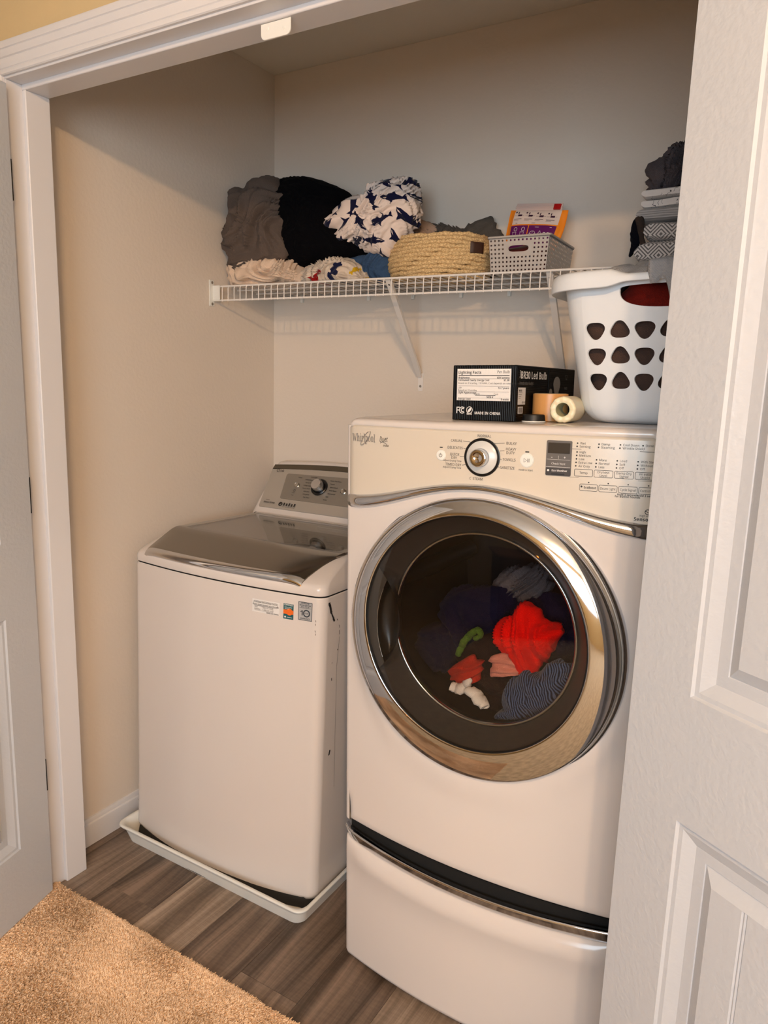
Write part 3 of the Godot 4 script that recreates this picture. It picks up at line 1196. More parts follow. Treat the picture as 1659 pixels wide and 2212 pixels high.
func dryer_at() -> Transform3D:
	var b := Basis(Vector3.UP, -0.0129) * Basis(Vector3(1, 0, 0), -0.0024) * Basis(Vector3(0, 0, 1), 0.0224)
	return Transform3D(b, Vector3(0.8986, 0.0121, 0.8118))

func pedestal() -> void:
	var o := thing("pedestal_drawer", "white storage drawer pedestal with a chrome top band carrying the dryer", "drawer pedestal", dryer_at())
	var g := Geo.new()
	var D := 0.66
	var rows := []
	for l in [[0.0, 0.008, 0.012], [0.012, 0.001, 0.002], [0.02, 0.0, 0.0]]:
		rows.append(level(cab(DW, DB, D, l[1], l[2], 0.018), l[0]))
	# the drawer front swells out towards its upper edge, then falls back under the chrome band
	for l in [[0.10, 0.0], [0.18, 0.0], [0.22, -0.001], [0.250, -0.004], [0.272, -0.0095], [0.288, -0.0125], [0.302, -0.0105], [0.314, -0.0045], [0.3215, 0.001], [0.3255, 0.006], [0.327, 0.014]]:
		var row := PackedVector3Array()
		for p in cab(DW, DB, D, 0.0, 0.0, 0.018):
			var u := absf(p.x - DW / 2) / (DW / 2)
			var k := clampf((1.0 - u) * 5.0, 0.0, 1.0)
			var mid := 0.016 * (1.0 - u * u)
			var f: float = l[1] if p.y > -0.02 else 0.0
			row.append(Vector3(p.x, l[0] - mid * clampf((l[0] - 0.1) / 0.2, 0, 1), p.y - f * (k if f < 0 else 1.0)))
		rows.append(row)
	g.patch(rows)
	g.fan(rows[0], true)
	part("drawer_front", g, M.enamel, o)
	g = Geo.new()
	var r0 := PackedVector3Array()
	var body := cab(DW, DB, D, 0.004, 0.016, 0.018)
	g.patch([level(body, 0.30), level(body, 0.362)])
	g.fan(level(body, 0.362))
	part("recess", g, M.soot, o)
	# chrome band: a handle rail along the top of the drawer
	g = Geo.new()
	rows = []
	for q in [[0.3270, -0.006], [0.3265, -0.002], [0.3290, -0.001], [0.3480, 0.0055], [0.3510, 0.0055], [0.3528, 0.0030], [0.3525, -0.008]]:
		var row := PackedVector3Array()
		for k in 41:
			var x := lerpf(0.001, DW - 0.001, k / 40.0)
			var u := (x - DW / 2) / (DW / 2)
			var mid := 0.016 * (1.0 - u * u)
			var e := 0.012 * pow(absf(u), 30.0)
			row.append(Vector3(x, q[0] - mid, bow(x, DW, DB) + q[1] - e + 0.002))
		rows.append(row)
	g.patch(rows)
	part("chrome_band", g, M.chrome, o)

func strip_top(x: float) -> float:
	return 1.1505 + 0.050 * pow(cos(PI * clampf((x - DW / 2) / DW, -0.5, 0.5)), 2)

func strip_low(x: float) -> float:
	return 1.1210 + 0.0655 * pow(cos(PI * clampf((x - DW / 2) / DW, -0.5, 0.5)), 2)

func dryer() -> void:
	var at := dryer_at()
	var o := thing("dryer", "white front-loading tumble dryer with a chrome-ringed round glass door standing on the drawer pedestal", "dryer", at)
	var D := 0.66
	var g := Geo.new()
	# shell: sides and back, open at the front where the front sheet closes it
	var y0 := 0.366
	var rows := []
	var oo := cab(DW, DB, D, 0.0, 0.0, 0.016)
	var sideL := PackedVector2Array(oo.slice(0, 8))
	var sideR := PackedVector2Array(oo.slice(oo.size() - 8))
	for s in [sideL, sideR]:
		var inn := PackedVector2Array()
		for p in s:
			inn.append(Vector2(lerpf(p.x, DW / 2, 0.02), p.y - 0.008 if p.y > -0.1 else p.y))
		g.patch([level(inn, y0), level(s, y0 + 0.006), level(s, 1.3)])
	g.quad(Vector3(DW, y0, -D), Vector3(0, y0, -D), Vector3(0, 1.3, -D), Vector3(DW, 1.3, -D))
	# front sheet round the door opening, pressed out slightly round the door
	var c := Vector2(0.335, 0.886)
	var N := 120
	var xa := 0.016
	var xb := DW - 0.016
	var ss := [0.0, 0.04, 0.1, 0.2, 0.3, 0.4, 0.48, 0.54, 0.6, 0.66, 0.72, 0.78, 0.85, 0.92, 0.97, 1.0]
	rows = []
	for s in ss:
		var row := PackedVector3Array()
		for k in N:
			var an := TAU * k / N
			for corner in [Vector2(xa, y0 + 0.004), Vector2(xb, y0 + 0.004), Vector2(xa, strip_low(xa) + 0.012), Vector2(xb, strip_low(xb) + 0.012)]:
				var ca := fposmod((corner - c).angle(), TAU)
				if absf(ca - an) < PI / N:
					an = ca
			var dir := Vector2(cos(an), sin(an))
			var hit := 9.0
			if dir.x > 0.0001: hit = minf(hit, (xb - c.x) / dir.x)
			if dir.x < -0.0001: hit = minf(hit, (xa - c.x) / dir.x)
			if dir.y < -0.0001: hit = minf(hit, (y0 + 0.004 - c.y) / dir.y)
			if dir.y > 0.0001:
				var lo := 0.0
				var hi := minf(hit, 0.6)
				if c.y + dir.y * hi > strip_low(c.x + dir.x * hi) + 0.012:
					for it in 24:
						var mid := (lo + hi) / 2
						if c.y + dir.y * mid > strip_low(c.x + dir.x * mid) + 0.012:
							hi = mid
						else:
							lo = mid
					hit = hi
			var p := c + dir * lerpf(0.262, hit, s)
			var rr := (p - c).length()
			var em := 0.007 * exp(-pow((rr - 0.306) / 0.022, 2.0)) * smoothstep(0.0, 0.08, minf(p.x, DW - p.x)) * smoothstep(-0.2, 0.15, (c.y - p.y))
			var edge: float = 0.008 * pow(s, 40.0)
			row.append(Vector3(p.x, p.y, bow(p.x, DW, DB) + em - (edge if p.y < y0 + 0.008 else 0.0)))
		rows.append(row)
	# bow() at the corners meets the rounded side edges
	g.patch(rows, true)
	part("cabinet", g, M.enamel, o)
	# control fascia above the chrome strip
	g = Geo.new()
	rows = []
	for t2 in [0.0, 0.02, 0.5, 0.96, 0.985, 1.0]:
		var row := PackedVector3Array()
		for k in 49:
			var x := lerpf(0.0, DW, k / 48.0)
			var y := lerpf(strip_top(x) - 0.004, 1.3005, t2)
			var u := absf(x - DW / 2) / (DW / 2)
			# rounded upper corners
			y = minf(y, 1.3005 - 0.03 * pow(maxf(0.0, (u - 0.92) / 0.08), 2.5))
			row.append(Vector3(x, y, bow(x, DW, DB) + 0.0035 - 0.018 * pow(u, 50.0) - (0.0035 if t2 == 1.0 else 0.0)))
		rows.append(row)
	g.patch(rows)
	part("control_fascia", g, M.fascia, o)
	# lid of the cabinet
	g = Geo.new()
	rows = []
	var Lr := 0.03
	for l in [[1.292, 0.004, 0.004], [1.3022, 0.0, 0.0005], [1.3075, 0.0005, -0.0005], [1.3125, 0.004, 0.002], [1.3155, 0.012, 0.009], [1.317, 0.026, 0.024], [1.3172, 0.05, 0.05]]:
		var row := PackedVector3Array()
		for p in cab(DW, DB, D, l[1], l[2], Lr):
			var u := absf(p.x - DW / 2) / (DW / 2)
			row.append(Vector3(p.x, l[0] - 0.022 * pow(maxf(0.0, (u - 0.90) / 0.1), 3.0), p.y))
		rows.append(row)
	g.patch(rows)
	g.fan(rows[rows.size() - 1])
	part("top_panel", g, M.enamel, o)
	g = Geo.new()
	g.patch([level(cab(DW, DB, D, 0.004, 0.006, 0.03), 1.26), level(cab(DW, DB, D, 0.004, 0.006, 0.03), 1.305)])
	part("seam", g, M.ink, o)
	# chrome strip sweeping over the door
	g = Geo.new()
	rows = []
	var pr := [[0.0, 0.0], [0.02, 0.004], [0.12, 0.0085], [0.30, 0.0125], [0.5, 0.0145], [0.7, 0.0135], [0.86, 0.0095], [0.96, 0.0045], [1.0, 0.0]]
	for q in pr:
		var row := PackedVector3Array()
		for k in 65:
			var x := lerpf(-0.003, DW + 0.003, k / 64.0)
			var u := absf(x - DW / 2) / (DW / 2)
			var f := 1.0 - smoothstep(0.86, 0.96, u) * 0.62
			row.append(Vector3(x, lerpf(strip_low(x), strip_top(x), q[0]), bow(x, DW, DB) + 0.001 + q[1] * f - 0.016 * pow(minf(u, 1.01), 60.0)))
		rows.append(row)
	g.patch(rows)
	part("chrome_strip", g, M.chrome, o)
	dryer_controls(o)
	dryer_door(o, c)
	drum(at, o, c)

func dryer_controls(o: Node3D) -> void:
	var on := func(x: float, y: float) -> Vector3: return Vector3(x, y, bow(x, DW, DB) + 0.0041)
	var top := func(x: float, y: float) -> Vector3: return Vector3(x, y, bow(x, DW, DB) + 0.0062)
	var g := Geo.new()
	# chrome lettered badge and model script
	letters(g, "Whirlpool", 0.0225, 1.2745, 0.0225, on, true, 0, 0.0, 1.0, "Droid Serif", 0.0655)
	var sw := PackedVector2Array()
	for k in 40:
		var a := k / 39.0 * TAU * 0.93 + 0.6
		sw.append(Vector2(0.0625, 1.2745) + Vector2(cos(a) * 0.0195, sin(a) * 0.0055).rotated(0.85))
	stroke(g, sw, 0.0016, top)
	part("badge", g, mat(0.66, 0.64, 0.62, 0.3, 0.6), o)
	g = Geo.new()
	letters(g, "Duet", 0.1015, 1.2745, 0.0150, on, false, 0, 0.12, 1.0, "Droid Sans", 0.0205)
	letters(g, "STEAM", 0.1100, 1.2615, 0.0048, on, true, 0, 0.12)
	var sl := PackedVector2Array()
	for k in 12:
		sl.append(Vector2(0.102 + 0.0017 * k, 1.2665 + 0.0022 * sin(k * 0.4)))
	stroke(g, sl, 0.0009, on)
	# cycle names round the dial
	for s in [["NORMAL", 0.3450, 1.2925, 1], ["CASUAL", 0.2990, 1.2812, 2], ["DELICATES", 0.3005, 1.2675, 2], ["QUICK", 0.2935, 1.2545, 2], ["DRY", 0.2885, 1.2478, 2], ["TIMED DRY", 0.2985, 1.2345, 2], ["BULKY", 0.3895, 1.2812, 0], ["HEAVY", 0.3890, 1.2705, 0], ["DUTY", 0.3900, 1.2638, 0], ["TOWELS", 0.3830, 1.2508, 0], ["SANITIZE", 0.3790, 1.2355, 0], ["STEAM", 0.3240, 1.2105, 0]]:
		letters(g, s[0], s[1], s[2], 0.0070, on, false, s[3])
	letters(g, "Adjust Drying Time", 0.2985, 1.2420, 0.0030, on, false, 2)
	letters(g, "Adjust Drying Time", 0.2985, 1.2288, 0.0030, on, false, 2)
	letters(g, "Hold to Start", 0.4285, 1.2338, 0.0030, on, false, 1)
	for s in [[0.301, 1.2812, 0.320, 1.2795], [0.302, 1.2675, 0.310, 1.2662], [0.295, 1.2515, 0.304, 1.2515], [0.300, 1.2345, 0.308, 1.2365], [0.386, 1.2812, 0.366, 1.2795], [0.386, 1.2672, 0.377, 1.2662], [0.381, 1.2508, 0.3785, 1.2508], [0.3775, 1.2355, 0.372, 1.2375]]:
		stroke(g, PackedVector2Array([Vector2(s[0], s[1]), Vector2(s[2], s[3])]), 0.0007, on)
	stroke(g, PackedVector2Array([Vector2(0.3205, 1.2135), Vector2(0.3175, 1.2120), Vector2(0.3170, 1.2095), Vector2(0.3195, 1.2080)]), 0.0006, on)
	mark(g, 0.2500, 1.2655, 0.2565, 1.2675, on)
	mark(g, 0.4262, 1.2662, 0.4335, 1.2682, on)
	# status lights and option lists
	for s in [[0.5195, 1.2872, "Wet"], [0.5190, 1.2815, "Sensing"], [0.5560, 1.2870, "Damp"], [0.5555, 1.2815, "Steaming"], [0.5915, 1.2872, "Cool Down"], [0.5910, 1.2815, "Wrinkle Shield"], [0.6280, 1.2872, "Done"], [0.5195, 1.2716, "High"], [0.5192, 1.2655, "Medium"], [0.5190, 1.2593, "Low"], [0.5187, 1.2530, "Extra Low"], [0.5185, 1.2468, "Air Only"], [0.5535, 1.2593, "More"], [0.5532, 1.2530, "Normal"], [0.5530, 1.2468, "Less"], [0.5880, 1.2593, "Loud"], [0.5877, 1.2530, "Soft"], [0.5875, 1.2468, "Off"], [0.6220, 1.2593, "With Steam"], [0.6217, 1.2530, "Without Steam"], [0.6215, 1.2468, "Off"]]:
		disc(g, s[0], s[1], 0.0014, on, 10)
		letters(g, s[2], s[0] + 0.0045, s[1], 0.0055, on)
	stroke(g, PackedVector2Array([Vector2(0.5105, 1.2768), Vector2(0.64, 1.2768), Vector2(0.665, 1.2768)]), 0.0007, on)
	stroke(g, PackedVector2Array([Vector2(0.5085, 1.2262), Vector2(0.64, 1.2262), Vector2(0.665, 1.2262)]), 0.0005, on)
	for s in [[0.5325, "Temp", ""], [0.5665, "Dryness", "Level"], [0.6005, "Damp Dry", "Signal"], [0.6345, "Wrinkle", "Shield"]]:
		stroke(g, rounded(0.0315, 0.0125, 0.0022, 4, Vector2(s[0], 1.2350)), 0.0007, on, true)
		if s[2]:
			letters(g, s[1], s[0], 1.2378, 0.0057, on, false, 1)
			letters(g, s[2], s[0], 1.2320, 0.0057, on, false, 1)
		else:
			letters(g, s[1], s[0], 1.2350, 0.0057, on, false, 1)
	for s in [[0.5425, "EcoBoost"], [0.5755, "Drum Light"], [0.6085, "Cycle Signal"], [0.6415, "Control Lock"]]:
		stroke(g, rounded(0.0305, 0.0118, 0.0022, 4, Vector2(s[0], 1.2092)), 0.0007, on, true)
		letters(g, s[1], s[0] + (0.0025 if s[1] == "EcoBoost" else 0.0), 1.2092, 0.0058, on, s[1] == "EcoBoost", 1, 0.0, 1.0, "Droid Sans", 0.0205 if s[1] == "EcoBoost" else 0.0255)
		disc(g, s[0], 1.2185, 0.0012, on, 10)
	disc(g, 0.5305, 1.2105, 0.0018, on, 8)
	letters(g, "Hold 3 seconds", 0.6085, 1.2005, 0.0030, on, true, 1)
	letters(g, "for Button Sounds", 0.6085, 1.1970, 0.0030, on, true, 1)
	letters(g, "Hold 3 seconds", 0.6415, 1.2005, 0.0030, on, true, 1)
	letters(g, "high efficiency", 0.6460, 1.1655, 0.0034, on, false, 1)
	letters(g, "Sensor Dry", 0.6215, 1.1590, 0.0085, on, true, 0)
	stroke(g, circle(0.0042, 18, Vector2(0.6430, 1.1725)), 0.0011, on, true)
	stroke(g, PackedVector2Array([Vector2(0.639, 1.1735), Vector2(0.642, 1.1730), Vector2(0.644, 1.1715), Vector2(0.647, 1.1712)]), 0.001, on)
	part("fascia_lettering", g, M.ink, o)
	# display with its keys
	g = Geo.new()
	plate(g, 0.4655, 1.2270, 0.5105, 1.2905, 0.0025, on, 0.0012)
	var dsp := part("display", g, M.grey_print, o)
	(dsp.material_override as Material)
	dsp.material_override = mat(0.36, 0.34, 0.325, 0.35)
	g = Geo.new()
	plate(g, 0.4685, 1.2675, 0.5075, 1.2865, 0.001, top, 0.0002)
	part("screen", g, mat(0.21, 0.20, 0.19, 0.15), dsp)
	g = Geo.new()
	plate(g, 0.4660, 1.2275, 0.5100, 1.2410, 0.002, top, -0.0004)
	part("eco_panel", g, mat(0.22, 0.20, 0.19, 0.35), dsp)
	g = Geo.new()
	letters(g, "–", 0.476, 1.2605, 0.006, top, true, 1)
	letters(g, "+", 0.499, 1.2605, 0.007, top, true, 1)
	mark(g, 0.4878, 1.2575, 0.4882, 1.2635, top)
	mark(g, 0.467, 1.2562, 0.5092, 1.2566, top)
	letters(g, "Check Vent", 0.476, 1.2490, 0.0050, top)
	mark(g, 0.4662, 1.2428, 0.5098, 1.2434, top)
	letters(g, "Eco Monitor", 0.477, 1.2365, 0.0048, top, true)
	disc(g, 0.4705, 1.2365, 0.0020, top)
	part("display_lettering", g, M.white_print, dsp)
	g = Geo.new()
	plate(g, 0.4765, 1.2292, 0.500, 1.2312, 0.0005, top, 0.0003)
	part("slot", g, M.black, dsp)
	# round buttons
	for b in [[0.2535, 1.2512, 0.0105], [0.4298, 1.2518, 0.0135]]:
		g = Geo.new()
		g.xf = Transform3D(Basis(Vector3(1, 0, 0), Vector3(0, 0, 1), Vector3(0, -1, 0)), Vector3(b[0], b[1], bow(b[0], DW, DB) + 0.003))
		var r: float = b[2]
		g.lathe(pairs([r, 0, r, 0.0012, r * 0.95, 0.0018, r * 0.90, 0.0012, r * 0.88, 0.0024, r * 0.7, 0.0030, 0, 0.0033]), 32)
		var bt := part("button", g, M.plastic, o)
		var up := func(x: float, y: float) -> Vector3: return Vector3(x, y, bow(b[0], DW, DB) + 0.0067)
		g = Geo.new()
		if b[2] < 0.011:
			var arc := PackedVector2Array()
			for k in 17:
				arc.append(Vector2(b[0], b[1]) + Vector2.from_angle(PI / 2 + 0.6 + (TAU - 1.2) * k / 16.0) * 0.0034)
			stroke(g, arc, 0.0009, up)
			stroke(g, PackedVector2Array([Vector2(b[0], b[1] + 0.0002), Vector2(b[0], b[1] + 0.0045)]), 0.0009, up)
		else:
			stroke(g, PackedVector2Array([Vector2(b[0] - 0.0048, b[1] - 0.0036), Vector2(b[0] + 0.0008, b[1]), Vector2(b[0] - 0.0048, b[1] + 0.0036)]), 0.0009, up, true)
			stroke(g, PackedVector2Array([Vector2(b[0] + 0.0026, b[1] - 0.0034), Vector2(b[0] + 0.0026, b[1] + 0.0034)]), 0.0009, up)
			stroke(g, PackedVector2Array([Vector2(b[0] + 0.0052, b[1] - 0.0034), Vector2(b[0] + 0.0052, b[1] + 0.0034)]), 0.0009, up)
		part("symbol", g, M.ink, bt)
	# selector dial
	var dx := 0.3415
	var dy := 1.2522
	var turn := Transform3D(Basis(Vector3(1, 0, 0), Vector3(0, 0, 1), Vector3(0, -1, 0)), Vector3(dx, dy, bow(dx, DW, DB) + 0.0025))
	g = Geo.new()
	g.xf = turn
	g.lathe(pairs([0.0365, 0, 0.0365, 0.0028, 0.0345, 0.0036, 0.0318, 0.0030, 0.0315, 0.001]), 56)
	var dial := part("dial_ring", g, M.black, o)
	g = Geo.new()
	g.xf = turn
	g.lathe(pairs([0.0318, 0.001, 0.0312, 0.004, 0.026, 0.0072, 0.018, 0.0092, 0.0172, 0.0085, 0.0165, 0.0075]), 56)
	part("dial_disc", g, mat(0.80, 0.80, 0.79, 0.22), dial)
	g = Geo.new()
	g.xf = turn
	g.lathe(pairs([0.0168, 0.007, 0.0172, 0.020, 0.0165, 0.0232, 0.0140, 0.0245, 0.0085, 0.0240, 0.006, 0.0225, 0, 0.0215]), 40)
	part("knob", g, M.chrome, dial)

func plate(g: Geo, x0: float, y0: float, x1: float, y1: float, r: float, to: Callable, lift: float) -> void:
	var o := rounded(x1 - x0, y1 - y0, r, 4, Vector2((x0 + x1) / 2, (y0 + y1) / 2))
	var a := PackedVector3Array()
	var b := PackedVector3Array()
	for p in o:
		var q: Vector3 = to.call(p.x, p.y)
		a.append(q - Vector3(0, 0, 0.003))
		b.append(q + Vector3(0, 0, lift))
	g.patch([a, b], true)
	g.fan(b)

func ring_at(c: Vector2, r: float, z: float, n := 120) -> PackedVector3Array:
	var o := PackedVector3Array()
	for k in n:
		o.append(Vector3(c.x + r * cos(TAU * k / n), c.y + r * sin(TAU * k / n), z))
	return o

func dryer_door(o: Node3D, c: Vector2) -> void:
	var g := Geo.new()
	# layered side of the door: grey gasket, ribs, then the chrome bezel with its off-centre window
	var rows := []
	for q in [[0.2955, 0.004], [0.2960, 0.020], [0.2935, 0.0265], [0.2890, 0.0285]]:
		rows.append(ring_at(c, q[0], q[1]))
	g.patch(rows, true)
	part("outer_rim", g, M.chrome, o)
	g = Geo.new()
	rows = []
	for q in [[0.2895, 0.0290], [0.2865, 0.0275], [0.2862, 0.0325], [0.2880, 0.0345], [0.2872, 0.0375], [0.2850, 0.0385], [0.2848, 0.0405]]:
		rows.append(ring_at(c, q[0], q[1]))
	g.patch(rows, true)
	part("rib", g, M.silver, o)
	g = Geo.new()
	rows = []
	var gc := Vector2(0.334, 0.9045)
	var bz := [[0.2855, 0.0400, 0.0], [0.2870, 0.0425, 0.0], [0.2868, 0.0465, 0.0], [0.2845, 0.0500, 0.0], [0.2822, 0.0515, 0.03], [0.0, 0.0560, 0.18], [0.0, 0.0603, 0.40], [0.0, 0.0640, 0.65], [0.0, 0.0664, 0.88], [0.0, 0.0662, 0.97], [0.0, 0.0640, 1.0]]
	for q in bz:
		var r: float = q[0] if q[0] > 0 else lerpf(0.2835, 0.2365, q[2])
		rows.append(ring_at(c.lerp(gc, q[2]), r, q[1]))
	g.patch(rows, true)
	part("chrome_bezel", g, M.chrome, o)
	# smoked funnel behind the glass, running back to the drum opening, with the handle pocket at its left
	var ic := Vector2(0.330, 0.896)
	var ri := 0.203
	var N := 160
	var yl := 0.787
	var yh := 1.011
	var right := func(y: float) -> float:
		var q := (y - (yl + yh) / 2) / ((yh - yl) / 2)
		return 0.1245 + 0.0530 * (1.0 - q * q)
	var edge := PackedVector3Array()
	for k in N:
		var p := Vector3(gc.x + 0.2365 * cos(TAU * k / N), gc.y + 0.2365 * sin(TAU * k / N), 0.0585)
		if p.x < gc.x and p.y > yl and p.y < yh:
			p.x = maxf(p.x, right.call(p.y))
		edge.append(p)
	var goal := ring_at(ic, ri, -0.004, N)
	var rows2 := []
	for q in [[0.0, 0.0585], [0.06, 0.052], [0.35, 0.034], [0.7, 0.013], [0.94, -0.001], [1.0, -0.004]]:
		var row := PackedVector3Array()
		for k in N:
			var p: Vector3 = edge[k].lerp(goal[k], q[0])
			p.z = q[1]
			row.append(p)
		rows2.append(row)
	g = Geo.new()
	g.patch(rows2, true)
	part("door_funnel", g, M.funnel, o)
	# handle insert: flange along the glass edge and a dark slot
	g = Geo.new()
	var sl := 0.800
	var sh := 0.985
	var fa := PackedVector3Array()
	var fb := PackedVector3Array()
	var sa := PackedVector3Array()
	var sb := PackedVector3Array()
	var da := PackedVector3Array()
	var db := PackedVector3Array()
	for k in 41:
		var y := lerpf(yl, yh, k / 40.0)
		fa.append(Vector3(gc.x - sqrt(0.2362 * 0.2362 - pow(y - gc.y, 2)), y, 0.0585))
		var x: float = right.call(y)
		if y > sl and y < sh:
			var q := (y - (sl + sh) / 2) / ((sh - sl) / 2)
			x = minf(x, 0.1210 + 0.0225 * q * q)
		fb.append(Vector3(maxf(x, fa[k].x), y, 0.0575))
	for k in 33:
		var y := lerpf(sl, sh, k / 32.0)
		var q := (y - (sl + sh) / 2) / ((sh - sl) / 2)
		var xr: float = right.call(y)
		sa.append(Vector3(minf(xr, 0.1210 + 0.0225 * q * q), y, 0.0575))
		sb.append(Vector3(xr, y, 0.0585))
		da.append(sa[k] + Vector3(-0.004, 0, -0.034))
		db.append(sb[k] + Vector3(-0.012, 0, -0.030))
	g.patch([fb, fa])
	part("handle_flange", g, M.smoke, o)
	g = Geo.new()
	g.patch([sb, db, da, sa])
	part("handle_slot", g, M.black, o)
	g = Geo.new()
	var lipo := sa.slice(3, 30)
	for k in lipo.size():
		lipo[k] += Vector3(0.0004, 0, 0.0006)
	g.tube(lipo, 0.0011, 6)
	part("handle_edge", g, M.steel, o)
	g = Geo.new()
	g.patch([ring_at(ic, ri + 0.0005, -0.0035), ring_at(ic, ri - 0.001, 0.0005), ring_at(ic, ri - 0.004, 0.0012), ring_at(ic, ri - 0.0065, -0.001), ring_at(ic, ri - 0.0070, -0.006)], true)
	part("drum_ring", g, M.steel, o)
	g = Geo.new()
	g.patch([ring_at(ic, ri - 0.0065, -0.005), ring_at(ic, ri - 0.002, -0.026), ring_at(c, 0.23, -0.034), ring_at(c, 0.262, -0.036)], true)
	part("bulkhead", g, M.drum, o)
	g = Geo.new()
	g.patch([ring_at(gc, 0.2380, 0.0625), ring_at(gc, 0.2368, 0.0655), ring_at(gc, 0.2345, 0.0655), ring_at(gc, 0.2335, 0.0600)], true)
	part("gasket", g, M.black, o)
	# slightly bulging pane over the whole window
	g = Geo.new()
	rows = []
	for q in [[0.2372, 0.0635], [0.233, 0.0648], [0.21, 0.0662], [0.17, 0.0680], [0.12, 0.0696], [0.07, 0.0705], [0.03, 0.0709], [0.0001, 0.0710]]:
		rows.append(ring_at(gc, q[0], q[1], 96))
	g.patch(rows, true)
	part("door_glass", g, M.glass, o)

func drum(at: Transform3D, o: Node3D, c: Vector2) -> void:
	var g := Geo.new()
	g.patch([ring_at(c, 0.258, -0.036), ring_at(c, 0.268, -0.06), ring_at(c, 0.268, -0.50)], true)
	g.patch([ring_at(c, 0.268, -0.50), ring_at(c, 0.0005, -0.50)], true)
	for k in 3:
		var a := TAU * k / 3.0 + 2.9
		var path := PackedVector3Array()
		for i in 6:
			path.append(Vector3(c.x + 0.262 * cos(a), c.y + 0.262 * sin(a), -0.05 - 0.085 * i))
		g.tube(path, 0.026, 10)
	part("drum", g, M.drum, o)
	# laundry behind the glass
	var low := c.y - 0.26
	var items := [
		["dryer_garment", "dark navy clothes heaped at the left behind the dryer window", "clothes", [0.110, 0.787, 0.124, 0.823, 0.176, 0.841, 0.178, 0.880, 0.204, 0.922, 0.303, 0.943, 0.344, 0.917, 0.320, 0.871, 0.304, 0.837, 0.263, 0.810, 0.221, 0.770, 0.198, 0.739, 0.172, 0.730, 0.139, 0.750], -0.155, 0.055, 21, fabric(0.060, 0.055, 0.15)],
		["dryer_garment", "dark purple cloth behind the red garment inside the dryer", "clothes", [0.318, 0.905, 0.405, 0.932, 0.462, 0.895, 0.500, 0.839, 0.470, 0.78, 0.40, 0.80, 0.35, 0.85], -0.205, 0.055, 22, fabric(0.13, 0.09, 0.17)],
		["dryer_garment", "grey crumpled cloth high at the back of the dryer drum", "clothes", [0.279, 0.941, 0.308, 0.971, 0.370, 0.989, 0.400, 0.958, 0.377, 0.915, 0.316, 0.902, 0.286, 0.925], -0.215, 0.05, 23, fabric(0.36, 0.33, 0.335)],
		["dryer_garment", "bright red garment behind the dryer window", "clothes", [0.387, 0.939, 0.404, 0.933, 0.431, 0.913, 0.462, 0.904, 0.470, 0.889, 0.454, 0.856, 0.440, 0.832, 0.433, 0.809, 0.402, 0.783, 0.388, 0.796, 0.375, 0.823, 0.351, 0.845, 0.330, 0.860, 0.349, 0.893, 0.375, 0.910, 0.380, 0.925], -0.090, 0.038, 24, fabric(0.86, 0.055, 0.02)],
		["dryer_garment", "blue and grey wavy striped garment low at the right of the dryer window", "clothes", [0.344, 0.684, 0.350, 0.703, 0.369, 0.716, 0.371, 0.741, 0.383, 0.771, 0.403, 0.795, 0.439, 0.810, 0.463, 0.836, 0.485, 0.847, 0.508, 0.833, 0.514, 0.812, 0.501, 0.783, 0.468, 0.736, 0.423, 0.703, 0.384, 0.690], -0.060, 0.036, 25, striped()],
		["dryer_garment", "dark maroon cloth between the white socks and the red garment in the dryer", "clothes", [0.236, 0.786, 0.259, 0.820, 0.299, 0.842, 0.320, 0.837, 0.352, 0.811, 0.376, 0.777, 0.366, 0.747, 0.335, 0.690, 0.308, 0.690, 0.277, 0.735, 0.261, 0.763], -0.125, 0.040, 26, fabric(0.13, 0.06, 0.055)],
		["dryer_cloth", "small pink cloth left of the red garment in the dryer", "cloth", [0.333, 0.815, 0.350, 0.827, 0.372, 0.829, 0.388, 0.823, 0.388, 0.802, 0.354, 0.792, 0.342, 0.788], -0.060, 0.013, 27, fabric(0.80, 0.50, 0.42)],
		["dryer_cloth", "red and white printed cloth above the white socks in the dryer", "cloth", [0.243, 0.765, 0.262, 0.790, 0.286, 0.810, 0.300, 0.806, 0.301, 0.780, 0.287, 0.766, 0.261, 0.760], -0.062, 0.014, 28, fabric(0.66, 0.16, 0.10)],
	]
	for it in items:
		g = crumple(pairs(it[3]), it[4], it[5], it[6], 0.017, 44.0, it[6] * 0.7, low + 0.03, 1.0, 90, 18)
		tag(at_dryer(it[0], g, it[7]), it[1], it[2], "laundry in the dryer")
	# socks: bent tubes
	var socks := [
		["sock", "green ribbed sock lying on the navy clothes in the dryer", [[0.250, 0.804], [0.256, 0.824], [0.268, 0.845], [0.283, 0.862], [0.297, 0.869], [0.300, 0.858], [0.288, 0.849]], -0.075, 0.0085, fabric(0.29, 0.38, 0.13)],
		["sock", "white sock with a bent foot in the dryer, upper left of the rolled white sock", [[0.292, 0.770], [0.284, 0.752], [0.268, 0.741], [0.250, 0.744]], -0.042, 0.0125, fabric(0.86, 0.80, 0.74)],
		["sock", "rolled white sock lowest in the dryer window", [[0.300, 0.750], [0.314, 0.743], [0.326, 0.732], [0.336, 0.722]], -0.030, 0.0150, fabric(0.88, 0.83, 0.77)],
	]
